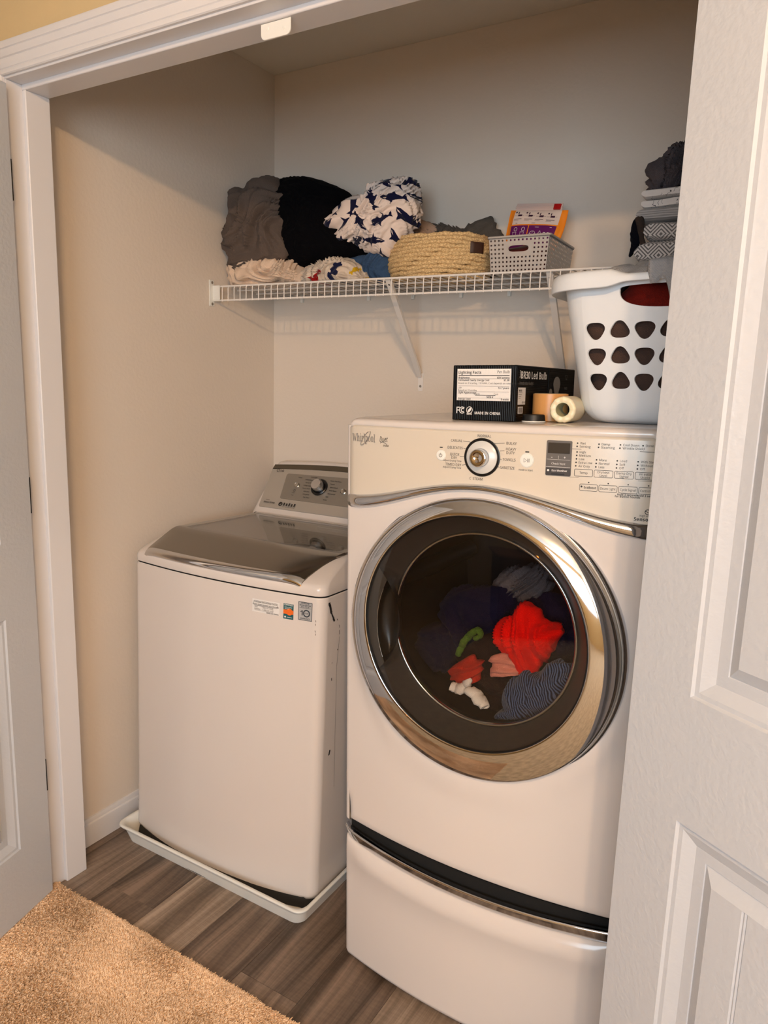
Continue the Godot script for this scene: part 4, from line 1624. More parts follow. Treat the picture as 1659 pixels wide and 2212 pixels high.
	for s in socks:
		g = Geo.new()
		var path := PackedVector3Array()
		var rad := []
		var m: int = s[2].size()
		for i in (m - 1) * 6 + 1:
			var k := mini(i / 6, m - 2)
			var f := (i - k * 6) / 6.0
			var q := func(j: int) -> Vector2: return Vector2(s[2][clampi(j, 0, m - 1)][0], s[2][clampi(j, 0, m - 1)][1])
			var p: Vector2 = (q.call(k) as Vector2).cubic_interpolate(q.call(k + 1), q.call(k - 1), q.call(k + 2), f)
			path.append(Vector3(p.x, p.y, s[3] + 0.004 * sin(i * 0.8)))
			var e := i / float((m - 1) * 6)
			rad.append(s[4] * (0.55 + 0.45 * sqrt(sin(PI * clampf(e * 0.9 + 0.05, 0, 1)))) * (1.0 + 0.10 * sin(i * 2.1)))
		g.tube(path, rad, 14, false, true, 0.75)
		tag(at_dryer(s[0], g, s[5]), s[1], "sock", "laundry in the dryer")

func at_dryer(called: String, g: Geo, m: Material) -> MeshInstance3D:
	var o := part(called, g, m)
	o.transform = dryer_at()
	return o

func striped() -> StandardMaterial3D:
	var m := fabric(1, 1, 1)
	var n := noise(0.012, 31, 2)
	m.albedo_texture = tex(256, 256, func(x, y):
		var k: float = sin((x * 0.55 + y * 0.2) * 1.15 + 7.0 * n.get_noise_2d(x, y))
		return Color(0.30, 0.35, 0.46) if k > 0.0 else Color(0.07, 0.09, 0.16))
	m.uv1_triplanar = false
	m.heightmap_enabled = false
	m.uv1_scale = Vector3(7, 7, 7)
	return m

# ---------------------------------------------------------------- wire shelf
const SHELF_Y := 1.6885
const SHELF_Z := 0.305

func shelf() -> void:
	var o := thing("wire_shelf", "white ventilated wire shelf across the back of the closet with a double front rod", "shelf", Transform3D(Basis(), Vector3(0.0, SHELF_Y, 0.0)))
	var g := Geo.new()
	var x1 := 1.845
	for r in [[0.0, SHELF_Z, 0.0032], [-0.0435, SHELF_Z, 0.0032], [-0.004, 0.128, 0.0028], [-0.004, 0.008, 0.0030], [-0.004, 0.225, 0.0026]]:
		g = Geo.new()
		var path := PackedVector3Array()
		for k in 9:
			path.append(Vector3(lerpf(0.030, x1, k / 8.0), r[0], r[1]))
		g.tube(path, r[2], 8)
		part("long_rod", g, M.wire, o)
	g = Geo.new()
	var path := PackedVector3Array([Vector3(0, 0.0005, 0.005), Vector3(0, 0.0005, 0.10), Vector3(0, 0.0005, 0.20), Vector3(0, 0.0005, 0.29)])
	for k in 6:
		var a := PI / 2 * (1.0 - k / 5.0)
		path.append(Vector3(0, -0.0095 + 0.0105 * sin(a), 0.2965 + 0.0112 * cos(a)))
	path.append(Vector3(0, -0.047, 0.3078))
	g.tube(path, 0.0017, 6)
	var wm := g.mesh()
	for k in 72:
		var x := 0.040 + 0.0254 * k
		if x > x1 - 0.003:
			break
		var w := part("cross_wire", wm, M.wire, o)
		w.position.x = x
	# end bracket on the left wall
	g = Geo.new()
	g.rbox(Vector3(0.0015, -0.021, 0.3155), Vector3(0.003, 0.082, 0.022), 0.001)
	g.rbox(Vector3(0.016, -0.020, 0.3105), Vector3(0.032, 0.046, 0.0035), 0.001)
	g.rbox(Vector3(0.018, -0.0445, 0.304), Vector3(0.036, 0.003, 0.014), 0.0008)
	var br := part("end_bracket", g, M.plastic, o)
	for y in [0.012, -0.055]:
		g = Geo.new()
		g.xf = Transform3D(Basis(Vector3(0, 0, 1), -PI / 2), Vector3(0.003, y, 0.315))
		g.lathe(pairs([0.0045, 0, 0.0045, 0.001, 0.003, 0.0022, 0, 0.0024]), 14)
		part("screw", g, M.silver_dark, br)
	# clips under the back rod
	for x in [0.131, 0.409, 0.577, 0.747, 0.905, 1.2, 1.5]:
		g = Geo.new()
		g.rbox(Vector3(x, -0.012, 0.0045), Vector3(0.011, 0.024, 0.009), 0.002)
		g.tube(PackedVector3Array([Vector3(x - 0.006, -0.004, 0.0085), Vector3(x + 0.006, -0.004, 0.0085)]), 0.005, 10)
		g.tube(PackedVector3Array([Vector3(x, -0.016, 0.009), Vector3(x, -0.016, 0.0105)]), 0.0028, 10)
		part("wall_clip", g, M.plastic, o)
	# diagonal braces
	for b in [[0.657, 0.615, 1.0], [1.126, 1.092, 1.0]]:
		var top := Vector3(b[0], -0.002, SHELF_Z - 0.006)
		var foot := Vector3(b[1], -0.268, 0.012)
		var d := (top - foot).normalized()
		var side := Vector3(1, 0, 0)
		side = (side - d * side.dot(d)).normalized()
		var nn := side.cross(d).normalized()
		g = Geo.new()
		var L := (top - foot).length()
		g.xf = Transform3D(Basis(side, d, nn), foot)
		# U section: a web with two flanges, flattened at its ends
		g.rbox(Vector3(0, L / 2, 0), Vector3(0.0165, L, 0.0022), 0.0008)
		g.rbox(Vector3(-0.0076, L / 2, -0.004), Vector3(0.0018, L * 0.93, 0.010), 0.0006)
		g.rbox(Vector3(0.0076, L / 2, -0.004), Vector3(0.0018, L * 0.93, 0.010), 0.0006)
		g.xf = Transform3D()
		g.xf = Transform3D(Basis(), Vector3(b[1], -0.288, 0.0))
		var po := PackedVector2Array([Vector2(0.0095, 0.032), Vector2(-0.0095, 0.032), Vector2(-0.0095, -0.018), Vector2(-0.0065, -0.026), Vector2(0.0065, -0.026), Vector2(0.0095, -0.018)])
		g.extrude(po, 0.0, 0.0022, 0.5, 0.0006)
		var brace := part("brace", g, M.wire, o)
		g = Geo.new()
		g.xf = Transform3D(Basis(Vector3(1, 0, 0), PI / 2), Vector3(b[1], -0.298, 0.0022))
		g.lathe(pairs([0.0042, 0, 0.004, 0.001, 0.0025, 0.0018, 0, 0.002]), 14)
		part("screw", g, M.silver_dark, brace)
		g = Geo.new()
		g.xf = Transform3D(Basis(side, d, nn), foot)
		g.xf = g.xf * Transform3D(Basis(Vector3(1, 0, 0), PI / 2), Vector3(0, L - 0.018, 0.0006))
		g.lathe(pairs([0.0028, 0, 0.0028, 0.0009, 0, 0.0009]), 12)
		part("rivet", g, M.rubber, brace)

# ---------------------------------------------------------------- things on the dryer
func on_top(x: float, z: float, y := 1.3175) -> Transform3D:
	var t := dryer_at()
	return Transform3D(t.basis, t * Vector3(x, y, z))

func bulb_box(label: String, at: Transform3D, first: bool) -> void:
	var o := thing("light_bulb_box", label, "box", at, "light bulb boxes")
	var w := 0.137
	var h := 0.1085
	var d := 0.175
	var g := Geo.new()
	g.rbox(Vector3(w / 2, h / 2, -d / 2), Vector3(w, h, d), 0.0016)
	var card := mat(0.022, 0.02, 0.022, 0.38)
	card.metallic_specular = 0.3
	var im := tex(256, 8, func(x, _y):
		var k := 0.5 + 0.5 * sin(x * TAU / 8.0)
		return Color(k, k, k))
	card.heightmap_enabled = true
	card.heightmap_scale = 0.045
	card.heightmap_texture = im
	card.uv1_scale = Vector3(8, 1, 1)
	part("carton", g, card, o)
	g = Geo.new()
	append(g, span(Vector3(0.001, h - 0.0004, -d * 0.5 - 0.0006), Vector3(w - 0.001, h + 0.0003, -0.001), 0.0002))
	append(g, span(Vector3(0.001, h - 0.0004, -d + 0.001), Vector3(w - 0.001, h + 0.0003, -d * 0.5 + 0.0006), 0.0002))
	part("flap", g, card, o)
	var front := func(x: float, y: float) -> Vector3: return Vector3(x, y, 0.0006)
	var fr2 := func(x: float, y: float) -> Vector3: return Vector3(x, y, 0.0010)
	var side := func(z: float, y: float) -> Vector3: return Vector3(w + 0.0006, y, -z)
	var sd2 := func(z: float, y: float) -> Vector3: return Vector3(w + 0.0010, y, -z)
	if first:
		g = Geo.new()
		mark(g, 0.0095, 0.0395, 0.1245, 0.1015, front)
		var lab := part("facts_label", g, M.white_print, o)
		g = Geo.new()
		letters(g, "Lighting Facts", 0.0125, 0.0945, 0.0075, fr2, true)
		letters(g, "Per Bulb", 0.1215, 0.0955, 0.0070, fr2, false, 2, 0.15)
		mark(g, 0.0125, 0.0878, 0.1215, 0.0893, fr2)
		letters(g, "Brightness", 0.0125, 0.0845, 0.0042, fr2, true)
		letters(g, "650 lumens", 0.1215, 0.0845, 0.0042, fr2, true, 2)
		mark(g, 0.0125, 0.0822, 0.1215, 0.0826, fr2)
		letters(g, "Estimated Yearly Energy Cost", 0.0125, 0.0795, 0.0040, fr2, true)
		letters(g, "$1.08", 0.1215, 0.0795, 0.0042, fr2, true, 2)
		letters(g, "Based on 3 hrs/day, 11¢/kWh. Cost depends on rates and use.", 0.0125, 0.0735, 0.0028, fr2)
		mark(g, 0.0125, 0.0678, 0.1215, 0.0682, fr2)
		letters(g, "Life", 0.0125, 0.0645, 0.0040, fr2)
		letters(g, "13.7 years", 0.1215, 0.0645, 0.0042, fr2, true, 2)
		letters(g, "Based on 3 hrs/day", 0.0125, 0.0595, 0.0030, fr2)
		mark(g, 0.0125, 0.0568, 0.1215, 0.0571, fr2)
		letters(g, "Light Appearance", 0.0125, 0.0548, 0.0036, fr2, true)
		letters(g, "Warm", 0.047, 0.0525, 0.0030, fr2)
		letters(g, "Cool", 0.090, 0.0525, 0.0030, fr2)
		mark(g, 0.050, 0.0495, 0.0935, 0.0505, fr2)
		letters(g, "5000 K", 0.082, 0.0465, 0.0032, fr2, true, 1)
		mark(g, 0.0125, 0.0447, 0.1215, 0.0450, fr2)
		letters(g, "Energy Used", 0.0125, 0.0425, 0.0034, fr2, true)
		letters(g, "9 watts", 0.1215, 0.0425, 0.0034, fr2, true, 2)
		part("label_lettering", g, M.ink, lab)
		g = Geo.new()
		mark(g, 0.0095, 0.0135, 0.0115, 0.0265, front)
		mark(g, 0.0095, 0.0245, 0.0170, 0.0265, front)
		mark(g, 0.0095, 0.0190, 0.0155, 0.0208, front)
		for s in [[0.0225, 0.0200, 0.0062], [0.0235, 0.0200, 0.0033]]:
			var arc := PackedVector2Array()
			for k in 17:
				arc.append(Vector2(s[0], s[1]) + Vector2.from_angle(0.75 + (TAU - 1.5) * k / 16.0) * s[2])
			stroke(g, arc, 0.0017, front)
		stroke(g, circle(0.0064, 24, Vector2(0.0385, 0.0205)), 0.0012, front, true)
		var leaf := PackedVector3Array()
		for q in [[0.0345, 0.0160], [0.0385, 0.0165], [0.0420, 0.0205], [0.0425, 0.0255], [0.0380, 0.0235], [0.0350, 0.0200]]:
			leaf.append(front.call(q[0], q[1]))
		g.fan(leaf)
		letters(g, "RoHS", 0.0385, 0.0128, 0.0042, front, true, 1)
		letters(g, "MADE IN CHINA", 0.050, 0.0150, 0.0072, front, true)
		part("front_print", g, M.white_print, o)
		g = Geo.new()
		letters(g, "I", 0.0115, 0.092, 0.019, side, false, 0, 0.12, 0.8)
		letters(g, "BR30 Led Bulb", 0.0180, 0.0900, 0.0195, side, true, 0, 0.0, 1.0, "Droid Sans", 0.146)
		part("side_print", g, M.white_print, o)
		g = Geo.new()
		letters(g, "Dimmable indoor Floodlight", 0.0115, 0.0745, 0.0085, side, false, 0, 0, 1.0, "Droid Sans", 0.075)
		part("side_small_print", g, M.grey_print, o)
		g = Geo.new()
		mark(g, 0.0055, 0.033, 0.0455, 0.066, side)
		mark(g, 0.008, 0.0155, 0.034, 0.029, side)
		var st := part("side_sticker", g, M.white_print, o)
		g = Geo.new()
		letters(g, "9W/5K", 0.009, 0.0600, 0.0055, sd2, true)
		for k in 4:
			mark(g, 0.0085, 0.0555 - 0.0035 * k, 0.028 - 0.003 * k, 0.0562 - 0.0035 * k, sd2)
		letters(g, "QTY: 12", 0.036, 0.0372, 0.0042, sd2, true, 1)
		for k in 14:
			mark(g, 0.0105 + 0.0015 * k, 0.0172, 0.0105 + 0.0015 * k + (0.0009 if k % 3 else 0.0005), 0.0275, sd2)
		part("sticker_print", g, M.ink, st)
	else:
		g = Geo.new()
		for s in [[0.050, 0.074, 0.023, 0.017], [0.012, 0.052, 0.011, 0.013]]:
			var bl := PackedVector3Array()
			for k in 24:
				var a := TAU * k / 24.0
				var yy := sin(a)
				bl.append(side.call(s[0] + s[2] * cos(a) * (1.0 if yy > 0 else 1.0 + 0.55 * yy), s[1] + s[3] * (yy if yy > 0 else yy * 1.9)))
			g.fan(bl)
		part("bulb_print", g, M.grey_print, o)
		g = Geo.new()
		letters(g, "12", 0.105, 0.090, 0.016, side, false)
		letters(g, "PACK", 0.103, 0.066, 0.008, side, true)
		part("side_print", g, M.grey_print, o)

func on_dryer() -> void:
	bulb_box("black light bulb carton with a white facts label, near the front edge of the dryer", on_top(0.2385, -0.034), true)
	bulb_box("black light bulb carton with pale bulb shapes, behind the carton with the facts label", on_top(0.2395, -0.212), false)
	# black plastic lid
	var o := thing("jar_lid", "small black plastic lid with a white edge lying before the light bulb carton", "lid", on_top(0.4035, -0.058))
	var g := Geo.new()
	g.lathe(pairs([0.0, 0.0002, 0.0225, 0.0002, 0.0232, 0.001, 0.0232, 0.0022, 0.0226, 0.0026]), 48)
	part("white_edge", g, M.plastic, o)
	g = Geo.new()
	g.lathe(pairs([0.0226, 0.0024, 0.0224, 0.0032, 0.0212, 0.0120, 0.0205, 0.0142, 0.0190, 0.0150, 0.0140, 0.0146, 0.0, 0.0146]), 48)
	part("cap", g, mat(0.06, 0.06, 0.06, 0.5), o)
	# brown tape roll standing on end
	o = thing("tape_roll", "tan roll of packing tape standing on end between the carton and the cream roll", "tape roll", on_top(0.4110, -0.128))
	g = Geo.new()
	g.lathe(pairs([0.0325, 0.0005, 0.0345, 0.0005, 0.0350, 0.0012, 0.0350, 0.0535, 0.0345, 0.0545]), 56)
	part("tape", g, mat(0.80, 0.58, 0.34, 0.35), o)
	g = Geo.new()
	g.lathe(pairs([0.0345, 0.0543, 0.031, 0.0552, 0.0285, 0.0548, 0.0285, 0.0005]), 56)
	part("core", g, mat(0.78, 0.72, 0.60, 0.8), o)
	# cream roll lying on its side
	o = thing("tape_roll", "cream roll of tape lying on its side against the laundry basket, hollow core facing out", "tape roll", on_top(0.4560, -0.105))
	var ax := Vector3(0.10, 0.0, 0.995).normalized()
	var sx := Vector3.UP.cross(ax).normalized()
	var tb := Transform3D(Basis(sx, ax, sx.cross(ax)).orthonormalized(), Vector3(0, 0.0255, 0))
	g = Geo.new()
	var rng := RandomNumberGenerator.new()
	rng.seed = 4
	var rows := []
	for q in [[0.0140, 0.0495], [0.0190, 0.0515], [0.0232, 0.0500], [0.0250, 0.0470], [0.0253, 0.02], [0.0253, -0.03], [0.0245, -0.05], [0.0140, -0.050]]:
		var ring := PackedVector3Array()
		for k in 56:
			var a := TAU * k / 56
			var wob: float = 1.0 + (0.012 * sin(a * 9.0 + 0.4) + 0.012 * sin(a * 17.0) if q[1] > 0.045 and q[0] > 0.018 else 0.0)
			ring.append(tb * Vector3(q[0] * wob * cos(a), q[1] + (0.0006 * sin(a * 9) if q[1] > 0.04 else 0.0), -q[0] * wob * sin(a)))
		rows.append(ring)
	rows.reverse()
	g.patch(rows, true)
	var wax := mat(0.92, 0.87, 0.74, 0.35)
	wax.subsurf_scatter_enabled = true
	wax.subsurf_scatter_strength = 0.2
	part("tape", g, wax, o)
	g = Geo.new()
	g.xf = tb
	g.lathe(pairs([0.0142, -0.0505, 0.0130, -0.0505, 0.0130, 0.0500, 0.0142, 0.0500]), 40, true)
	part("core", g, mat(0.80, 0.79, 0.66, 0.6), o)

# ---------------------------------------------------------------- laundry basket
func bk_ring(v: float, grow := 0.0) -> Array:
	# half sizes and corner radius of the basket's wall at height share v
	return [lerpf(0.162, 0.211, pow(v, 0.9)) + grow, lerpf(0.190, 0.212, v) + grow, 0.052 + grow]

# point on the wall: s metres along the wall from the middle of the front, y metres up
func bk(s: float, y: float, grow := 0.0) -> Vector3:
	var k := bk_ring(clampf(y / 0.268, 0, 1), grow)
	if y < 0.040:
		var q := 1.0 - sqrt(maxf(0.0, 1.0 - pow((0.040 - y) / 0.040, 2)))
		k[0] -= 0.036 * q
		k[1] -= 0.030 * q
		k[2] = maxf(0.03, k[2] - 0.020 * q)
	var a: float = k[0]
	var b: float = k[1]
	var r: float = k[2]
	var sg := signf(s) if s != 0 else 1.0
	var t := absf(s)
	var full := (a - r) + PI / 2 * r + 2 * (b - r) + PI / 2 * r + (a - r)
	t = t / 0.700 * full if true else t
	var p := Vector2()
	if t < a - r:
		p = Vector2(t, b)
	elif t < a - r + PI / 2 * r:
		var an := (t - (a - r)) / r
		p = Vector2(a - r + r * sin(an), b - r + r * cos(an))
	elif t < a - r + PI / 2 * r + 2 * (b - r):
		p = Vector2(a, b - r - (t - (a - r) - PI / 2 * r))
	elif t < a - r + PI * r + 2 * (b - r):
		var an := (t - (a - r) - PI / 2 * r - 2 * (b - r)) / r
		p = Vector2(a - r + r * cos(an), -b + r - r * sin(an))
	else:
		p = Vector2(maxf(0.0, a - r - (t - (a - r) - PI * r - 2 * (b - r))), -b)
	return Vector3(p.x * sg, y, p.y)

# a piece of wall between the rectangle of a cell and the hole in it, inside and outside, with the hole's rim
func bk_cell(g: Geo, s0: float, s1: float, y0: float, y1: float, hole: PackedVector2Array) -> void:
	var m := hole.size()
	var c := Vector2.ZERO
	for p in hole:
		c += p
	c /= m
	var dirs := []
	var rect := PackedVector2Array()
	for p in hole:
		var d := (p - c).normalized()
		dirs.append(d)
	for i in m:
		var d: Vector2 = dirs[i]
		var hx := (s1 - c.x) / d.x if d.x > 1e-6 else ((s0 - c.x) / d.x if d.x < -1e-6 else 1e9)
		var hy := (y1 - c.y) / d.y if d.y > 1e-6 else ((y0 - c.y) / d.y if d.y < -1e-6 else 1e9)
		rect.append(c + d * minf(hx, hy))
	for corner in [Vector2(s0, y0), Vector2(s1, y0), Vector2(s1, y1), Vector2(s0, y1)]:
		var best := 0
		for i in m:
			if absf((dirs[i] as Vector2).angle_to(corner - c)) < absf((dirs[best] as Vector2).angle_to(corner - c)):
				best = i
		rect[best] = corner
	var ro := []
	var ri := []
	for f in [1.0, 0.5, 0.0]:
		var a := PackedVector3Array()
		var b := PackedVector3Array()
		for i in m:
			var p := hole[i].lerp(rect[i], f)
			a.append(bk(p.x, p.y))
			b.append(bk(p.x, p.y, -0.0028))
		ro.append(a)
		ri.append(b)
	g.patch(ro, true, false, false)
	g.patch(ri, true, false, true)
	g.patch([ro[2], ri[2]], true, false, false)

func bk_wall(g: Geo, s0: float, s1: float, y0: float, y1: float, ns: int, ny: int) -> void:
	var ro := []
	var ri := []
	for j in ny + 1:
		var a := PackedVector3Array()
		var b := PackedVector3Array()
		for i in ns + 1:
			a.append(bk(lerpf(s0, s1, float(i) / ns), lerpf(y0, y1, float(j) / ny)))
			b.append(bk(lerpf(s0, s1, float(i) / ns), lerpf(y0, y1, float(j) / ny), -0.0028))
		ro.append(a)
		ri.append(b)
	g.patch(ro, false, false, false)
	g.patch(ri, false, false, true)

func laundry_basket() -> void:
	var at := on_top(0.638, -0.300, 1.3178)
	var o := thing("laundry_basket", "white plastic laundry basket with rounded triangular holes on top of the dryer", "laundry basket", at)
	var white := mat(0.86, 0.88, 0.90, 0.32)
	var g := Geo.new()
	var half := 0.147
	# the two ends with holes, then plain long sides with slots left plain
	var tri_up := PackedVector2Array()
	for k in 48:
		var a := TAU * k / 48.0
		var r := 0.0156 * (1.0 + 0.105 * cos(3.0 * (a - PI / 2)) + 0.004 * cos(6.0 * (a - PI / 2)))
		tri_up.append(Vector2(cos(a), sin(a)) * r * Vector2(1.06, 1.0))
	for col in 7:
		var s := -0.126 + 0.042 * col
		for row in 3:
			var y := 0.0795 + 0.0468 * row
			var down := col % 2 == 0
			var hole := PackedVector2Array()
			for p in tri_up:
				hole.append(Vector2(s + p.x, y + (-p.y if down else p.y)))
			if down:
				hole.reverse()
			bk_cell(g, s - 0.021, s + 0.021, y - 0.0234, y + 0.0234, hole)
	# handle opening
	var hh := PackedVector2Array()
	for k in 56:
		var a := TAU * k / 56.0
		var p := Vector2(cos(a), sin(a))
		var yy := 0.2405 + (0.012 * signf(p.y) * pow(absf(p.y), 0.35) if p.y > 0 else 0.0290 * signf(p.y) * pow(absf(p.y), 0.8))
		hh.append(Vector2(0.083 * signf(p.x) * pow(absf(p.x), 0.75), yy))
	bk_cell(g, -0.105, 0.105, 0.2035, 0.262, hh)
	bk_wall(g, -half, half, 0.0, 0.0561, 40, 16)
	bk_wall(g, -half, half, 0.1965, 0.2035, 40, 2)
	bk_wall(g, -half, -0.105, 0.2035, 0.262, 8, 3)
	bk_wall(g, 0.105, half, 0.2035, 0.262, 8, 3)
	bk_wall(g, half, 0.70, 0.0, 0.262, 60, 60)
	bk_wall(g, -0.70, -half, 0.0, 0.262, 60, 60)
	var bot := PackedVector3Array()
	for k in 80:
		bot.append(bk(lerpf(-0.7, 0.7, k / 80.0), 0.0))
	g.fan(bot, true)
	part("basket_body", g, white, o)
	# rolled rim, dipping where it serves as handle
	g = Geo.new()
	var rows := []
	for q in [[-0.001, 0.258], [0.003, 0.252], [0.012, 0.246], [0.0235, 0.243], [0.0262, 0.246], [0.0258, 0.262], [0.0225, 0.2725], [0.0165, 0.2770], [0.008, 0.2775], [-0.001, 0.2755], [-0.0035, 0.270], [-0.0035, 0.258]]:
		var row := PackedVector3Array()
		for k in 160:
			var s := lerpf(-0.7, 0.7, k / 160.0)
			var h := 1.0 - smoothstep(0.060, 0.094, absf(s))
			var p := bk(s, 0.262, q[0] * (1.0 - 0.0 * h))
			var yy: float = q[1]
			# the grip is a flatter bar: the skirt rises and the bar leans out
			yy = lerpf(yy, 0.2515 + (yy - 0.243) * 0.44, h)
			yy = lerpf(yy, yy + 0.004, 1.0 - smoothstep(0.0, 0.25, absf(s)))
			row.append(Vector3(p.x, yy, p.z))
		rows.append(row)
	g.patch(rows, true, true)
	part("rim", g, white, o)
	# laundry inside, filling the basket to above its rim
	g = Geo.new()
	rows = []
	var nz := noise(9.0, 41, 3)
	for j in 15:
		var row := PackedVector3Array()
		for k in 96:
			var s := lerpf(-0.7, 0.7, k / 96.0)
			var y := lerpf(0.008, 0.205, j / 14.0)
			var p := bk(s, y, -0.012)
			var f := 0.010 * nz.get_noise_3dv(p * 1.4) + 0.006 * sin(p.y * 70.0 + 5.0 * nz.get_noise_3dv(p * 0.7)) - 0.006
			row.append(p + Vector3(p.x, 0, p.z).normalized() * f)
		rows.append(row)
	for f in [0.8, 0.5, 0.2]:
		var row := PackedVector3Array()
		for p in rows[14]:
			row.append(Vector3(p.x * f, 0.212 + 0.012 * (1 - f) + 0.012 * nz.get_noise_3dv(p), p.z * f))
		rows.append(row)
	g.patch(rows, true)
	var c := part("basket_garment", g, fabric(0.30, 0.235, 0.21))
	c.transform = at
	tag(c, "dark brown textured garments seen through the holes of the laundry basket", "clothes", "laundry in the basket")
	g = crumple(pairs([-0.13, 0.185, -0.10, 0.262, 0.0, 0.268, 0.09, 0.262, 0.12, 0.19, 0.0, 0.18]), 0.115, 0.070, 51, 0.012, 34.0, 0.9, 0.183)
	c = part("basket_garment", g, fabric(0.42, 0.10, 0.07))
	c.transform = at
	tag(c, "dark red garment showing through the handle opening of the laundry basket", "clothes", "laundry in the basket")
	# grey towel heaped over the basket
	var heather := fabric(0.62, 0.62, 0.63)
	g = drape()
	c = part("towel", g, heather)
	c.transform = at
	tag(c, "heather grey towel heaped on the laundry basket and hanging over its rim", "towel", "laundry in the basket")

# a heap with a tongue that hangs over the front rim to the right of the grip
func drape() -> Geo:
	var g := Geo.new()
	var n1 := noise(7.0, 61, 3)
	var rows := []
	var NU := 70
	var NV := 60
	for j in NV + 1:
		var v := j / float(NV)
		var row := PackedVector3Array()
		for i in NU + 1:
			var u := i / float(NU)
			var x := lerpf(-0.178, 0.160, u)
			var z := lerpf(-0.16, 0.185, v)
			# the heap rises to the right
			var h := 0.268 + 0.034 * smoothstep(0.0, 0.10, u) + 0.010 * smoothstep(0.12, 0.40, u) + 0.026 * smoothstep(0.36, 0.60, u)
			h -= 0.020 * smoothstep(0.62, 0.86, v) * (1.0 - 0.2 * smoothstep(0.4, 0.7, u)) + 0.03 * pow(1.0 - v, 4.0)
			var tongue := smoothstep(0.36, 0.42, u)
			var over := maxf(0.0, v - 0.84) / 0.16
			var y := h
			if over > 0.0:
				z = lerpf(z, lerpf(0.180, 0.2435, smoothstep(0.0, 0.6, over)), tongue)
				var drop := 0.018 + 0.026 * smoothstep(0.44, 0.52, u) + 0.014 * sin(u * 60.0) + 0.03 * smoothstep(0.55, 0.8, u)
				y = lerpf(h - 0.02 * over, 0.2795 + 0.006 * (1.0 - over) - drop * smoothstep(0.45, 1.0, over), tongue)
			var p := Vector3(x, y, z)
			var f := 0.008 * (1.0 - pow(1.0 - absf(sin((p.x * 0.8 + p.z * 0.5 - p.y * 0.4) * 52.0 + 4.0 * n1.get_noise_3dv(p))), 1.7)) + 0.011 * n1.get_noise_3dv(p * 1.5)
			p += Vector3(0.1, 1, 0.35).normalized() * f
			row.append(p)
		rows.append(row)
	g.patch(rows, false, false, true)
	var under := []
	for r in rows:
		var row := PackedVector3Array()
		for p in r:
			row.append(p + Vector3(0, -0.006, -0.004))
		under.append(row)
	g.patch(under, false, false, false)
	for e in 2:
		g.patch([rows[NV * e], under[NV * e]], false, false, e == 0)
	var l := PackedVector3Array()
	var l2 := PackedVector3Array()
	var r1 := PackedVector3Array()
	var r2 := PackedVector3Array()
	for j in NV + 1:
		l.append(rows[j][0])
		l2.append(under[j][0])
		r1.append(rows[j][NU])
		r2.append(under[j][NU])
	g.patch([l, l2])
	g.patch([r1, r2], false, false, true)
	return g

# ---------------------------------------------------------------- things on the wire shelf
func print_cloth(base: Color, shapes: Callable, size := 512) -> ImageTexture:
	var im := Image.create(size, size, false, Image.FORMAT_RGB8)
	im.fill(base)
	shapes.call(im)
	return ImageTexture.create_from_image(im)

func fill_poly(im: Image, poly: PackedVector2Array, c: Color) -> void:
	var lo := poly[0]
	var hi := poly[0]
	for p in poly:
		lo = lo.min(p)
		hi = hi.max(p)
	var s := im.get_width()
	for y in range(int(lo.y), int(hi.y) + 1):
		for x in range(int(lo.x), int(hi.x) + 1):
			if Geometry2D.is_point_in_polygon(Vector2(x + 0.5, y + 0.5), poly):
				im.set_pixel(posmod(x, s), posmod(y, s), c)

func fish(im: Image, at: Vector2, a: float, k: float, c: Color, pale: Color) -> void:
	var body := [[-1.0, 0.02], [-0.7, 0.20], [-0.2, 0.30], [0.05, 0.30], [0.12, 0.62], [0.30, 0.26], [0.7, 0.10], [1.0, 0.36], [0.93, 0.04], [1.05, -0.26], [0.72, -0.04], [0.3, -0.14], [-0.02, -0.20], [-0.16, -0.52], [-0.30, -0.20], [-0.7, -0.14]]
	var p := PackedVector2Array()
	for q in body:
		p.append(at + Vector2(q[0], -q[1]).rotated(a) * k)
	fill_poly(im, p, c)
	p = PackedVector2Array()
	for q in [[-0.86, -0.02], [-0.62, 0.02], [-0.35, -0.02], [-0.62, -0.08]]:
		p.append(at + Vector2(q[0], -q[1]).rotated(a) * k)
	fill_poly(im, p, pale)

func cloth_thing(called: String, g: Geo, m: Material, label: String, cat := "clothes", group := "laundry heaped on the wire shelf") -> MeshInstance3D:
	var o := part(called, g, m)
	tag(o, label, cat, group)
	return o

func planar(m: StandardMaterial3D, t: ImageTexture, k: float) -> StandardMaterial3D:
	m.albedo_color = Color.WHITE
	m.albedo_texture = t
	m.uv1_triplanar = false
	m.heightmap_enabled = false
	m.uv1_scale = Vector3(k, -k, 1)
	return m

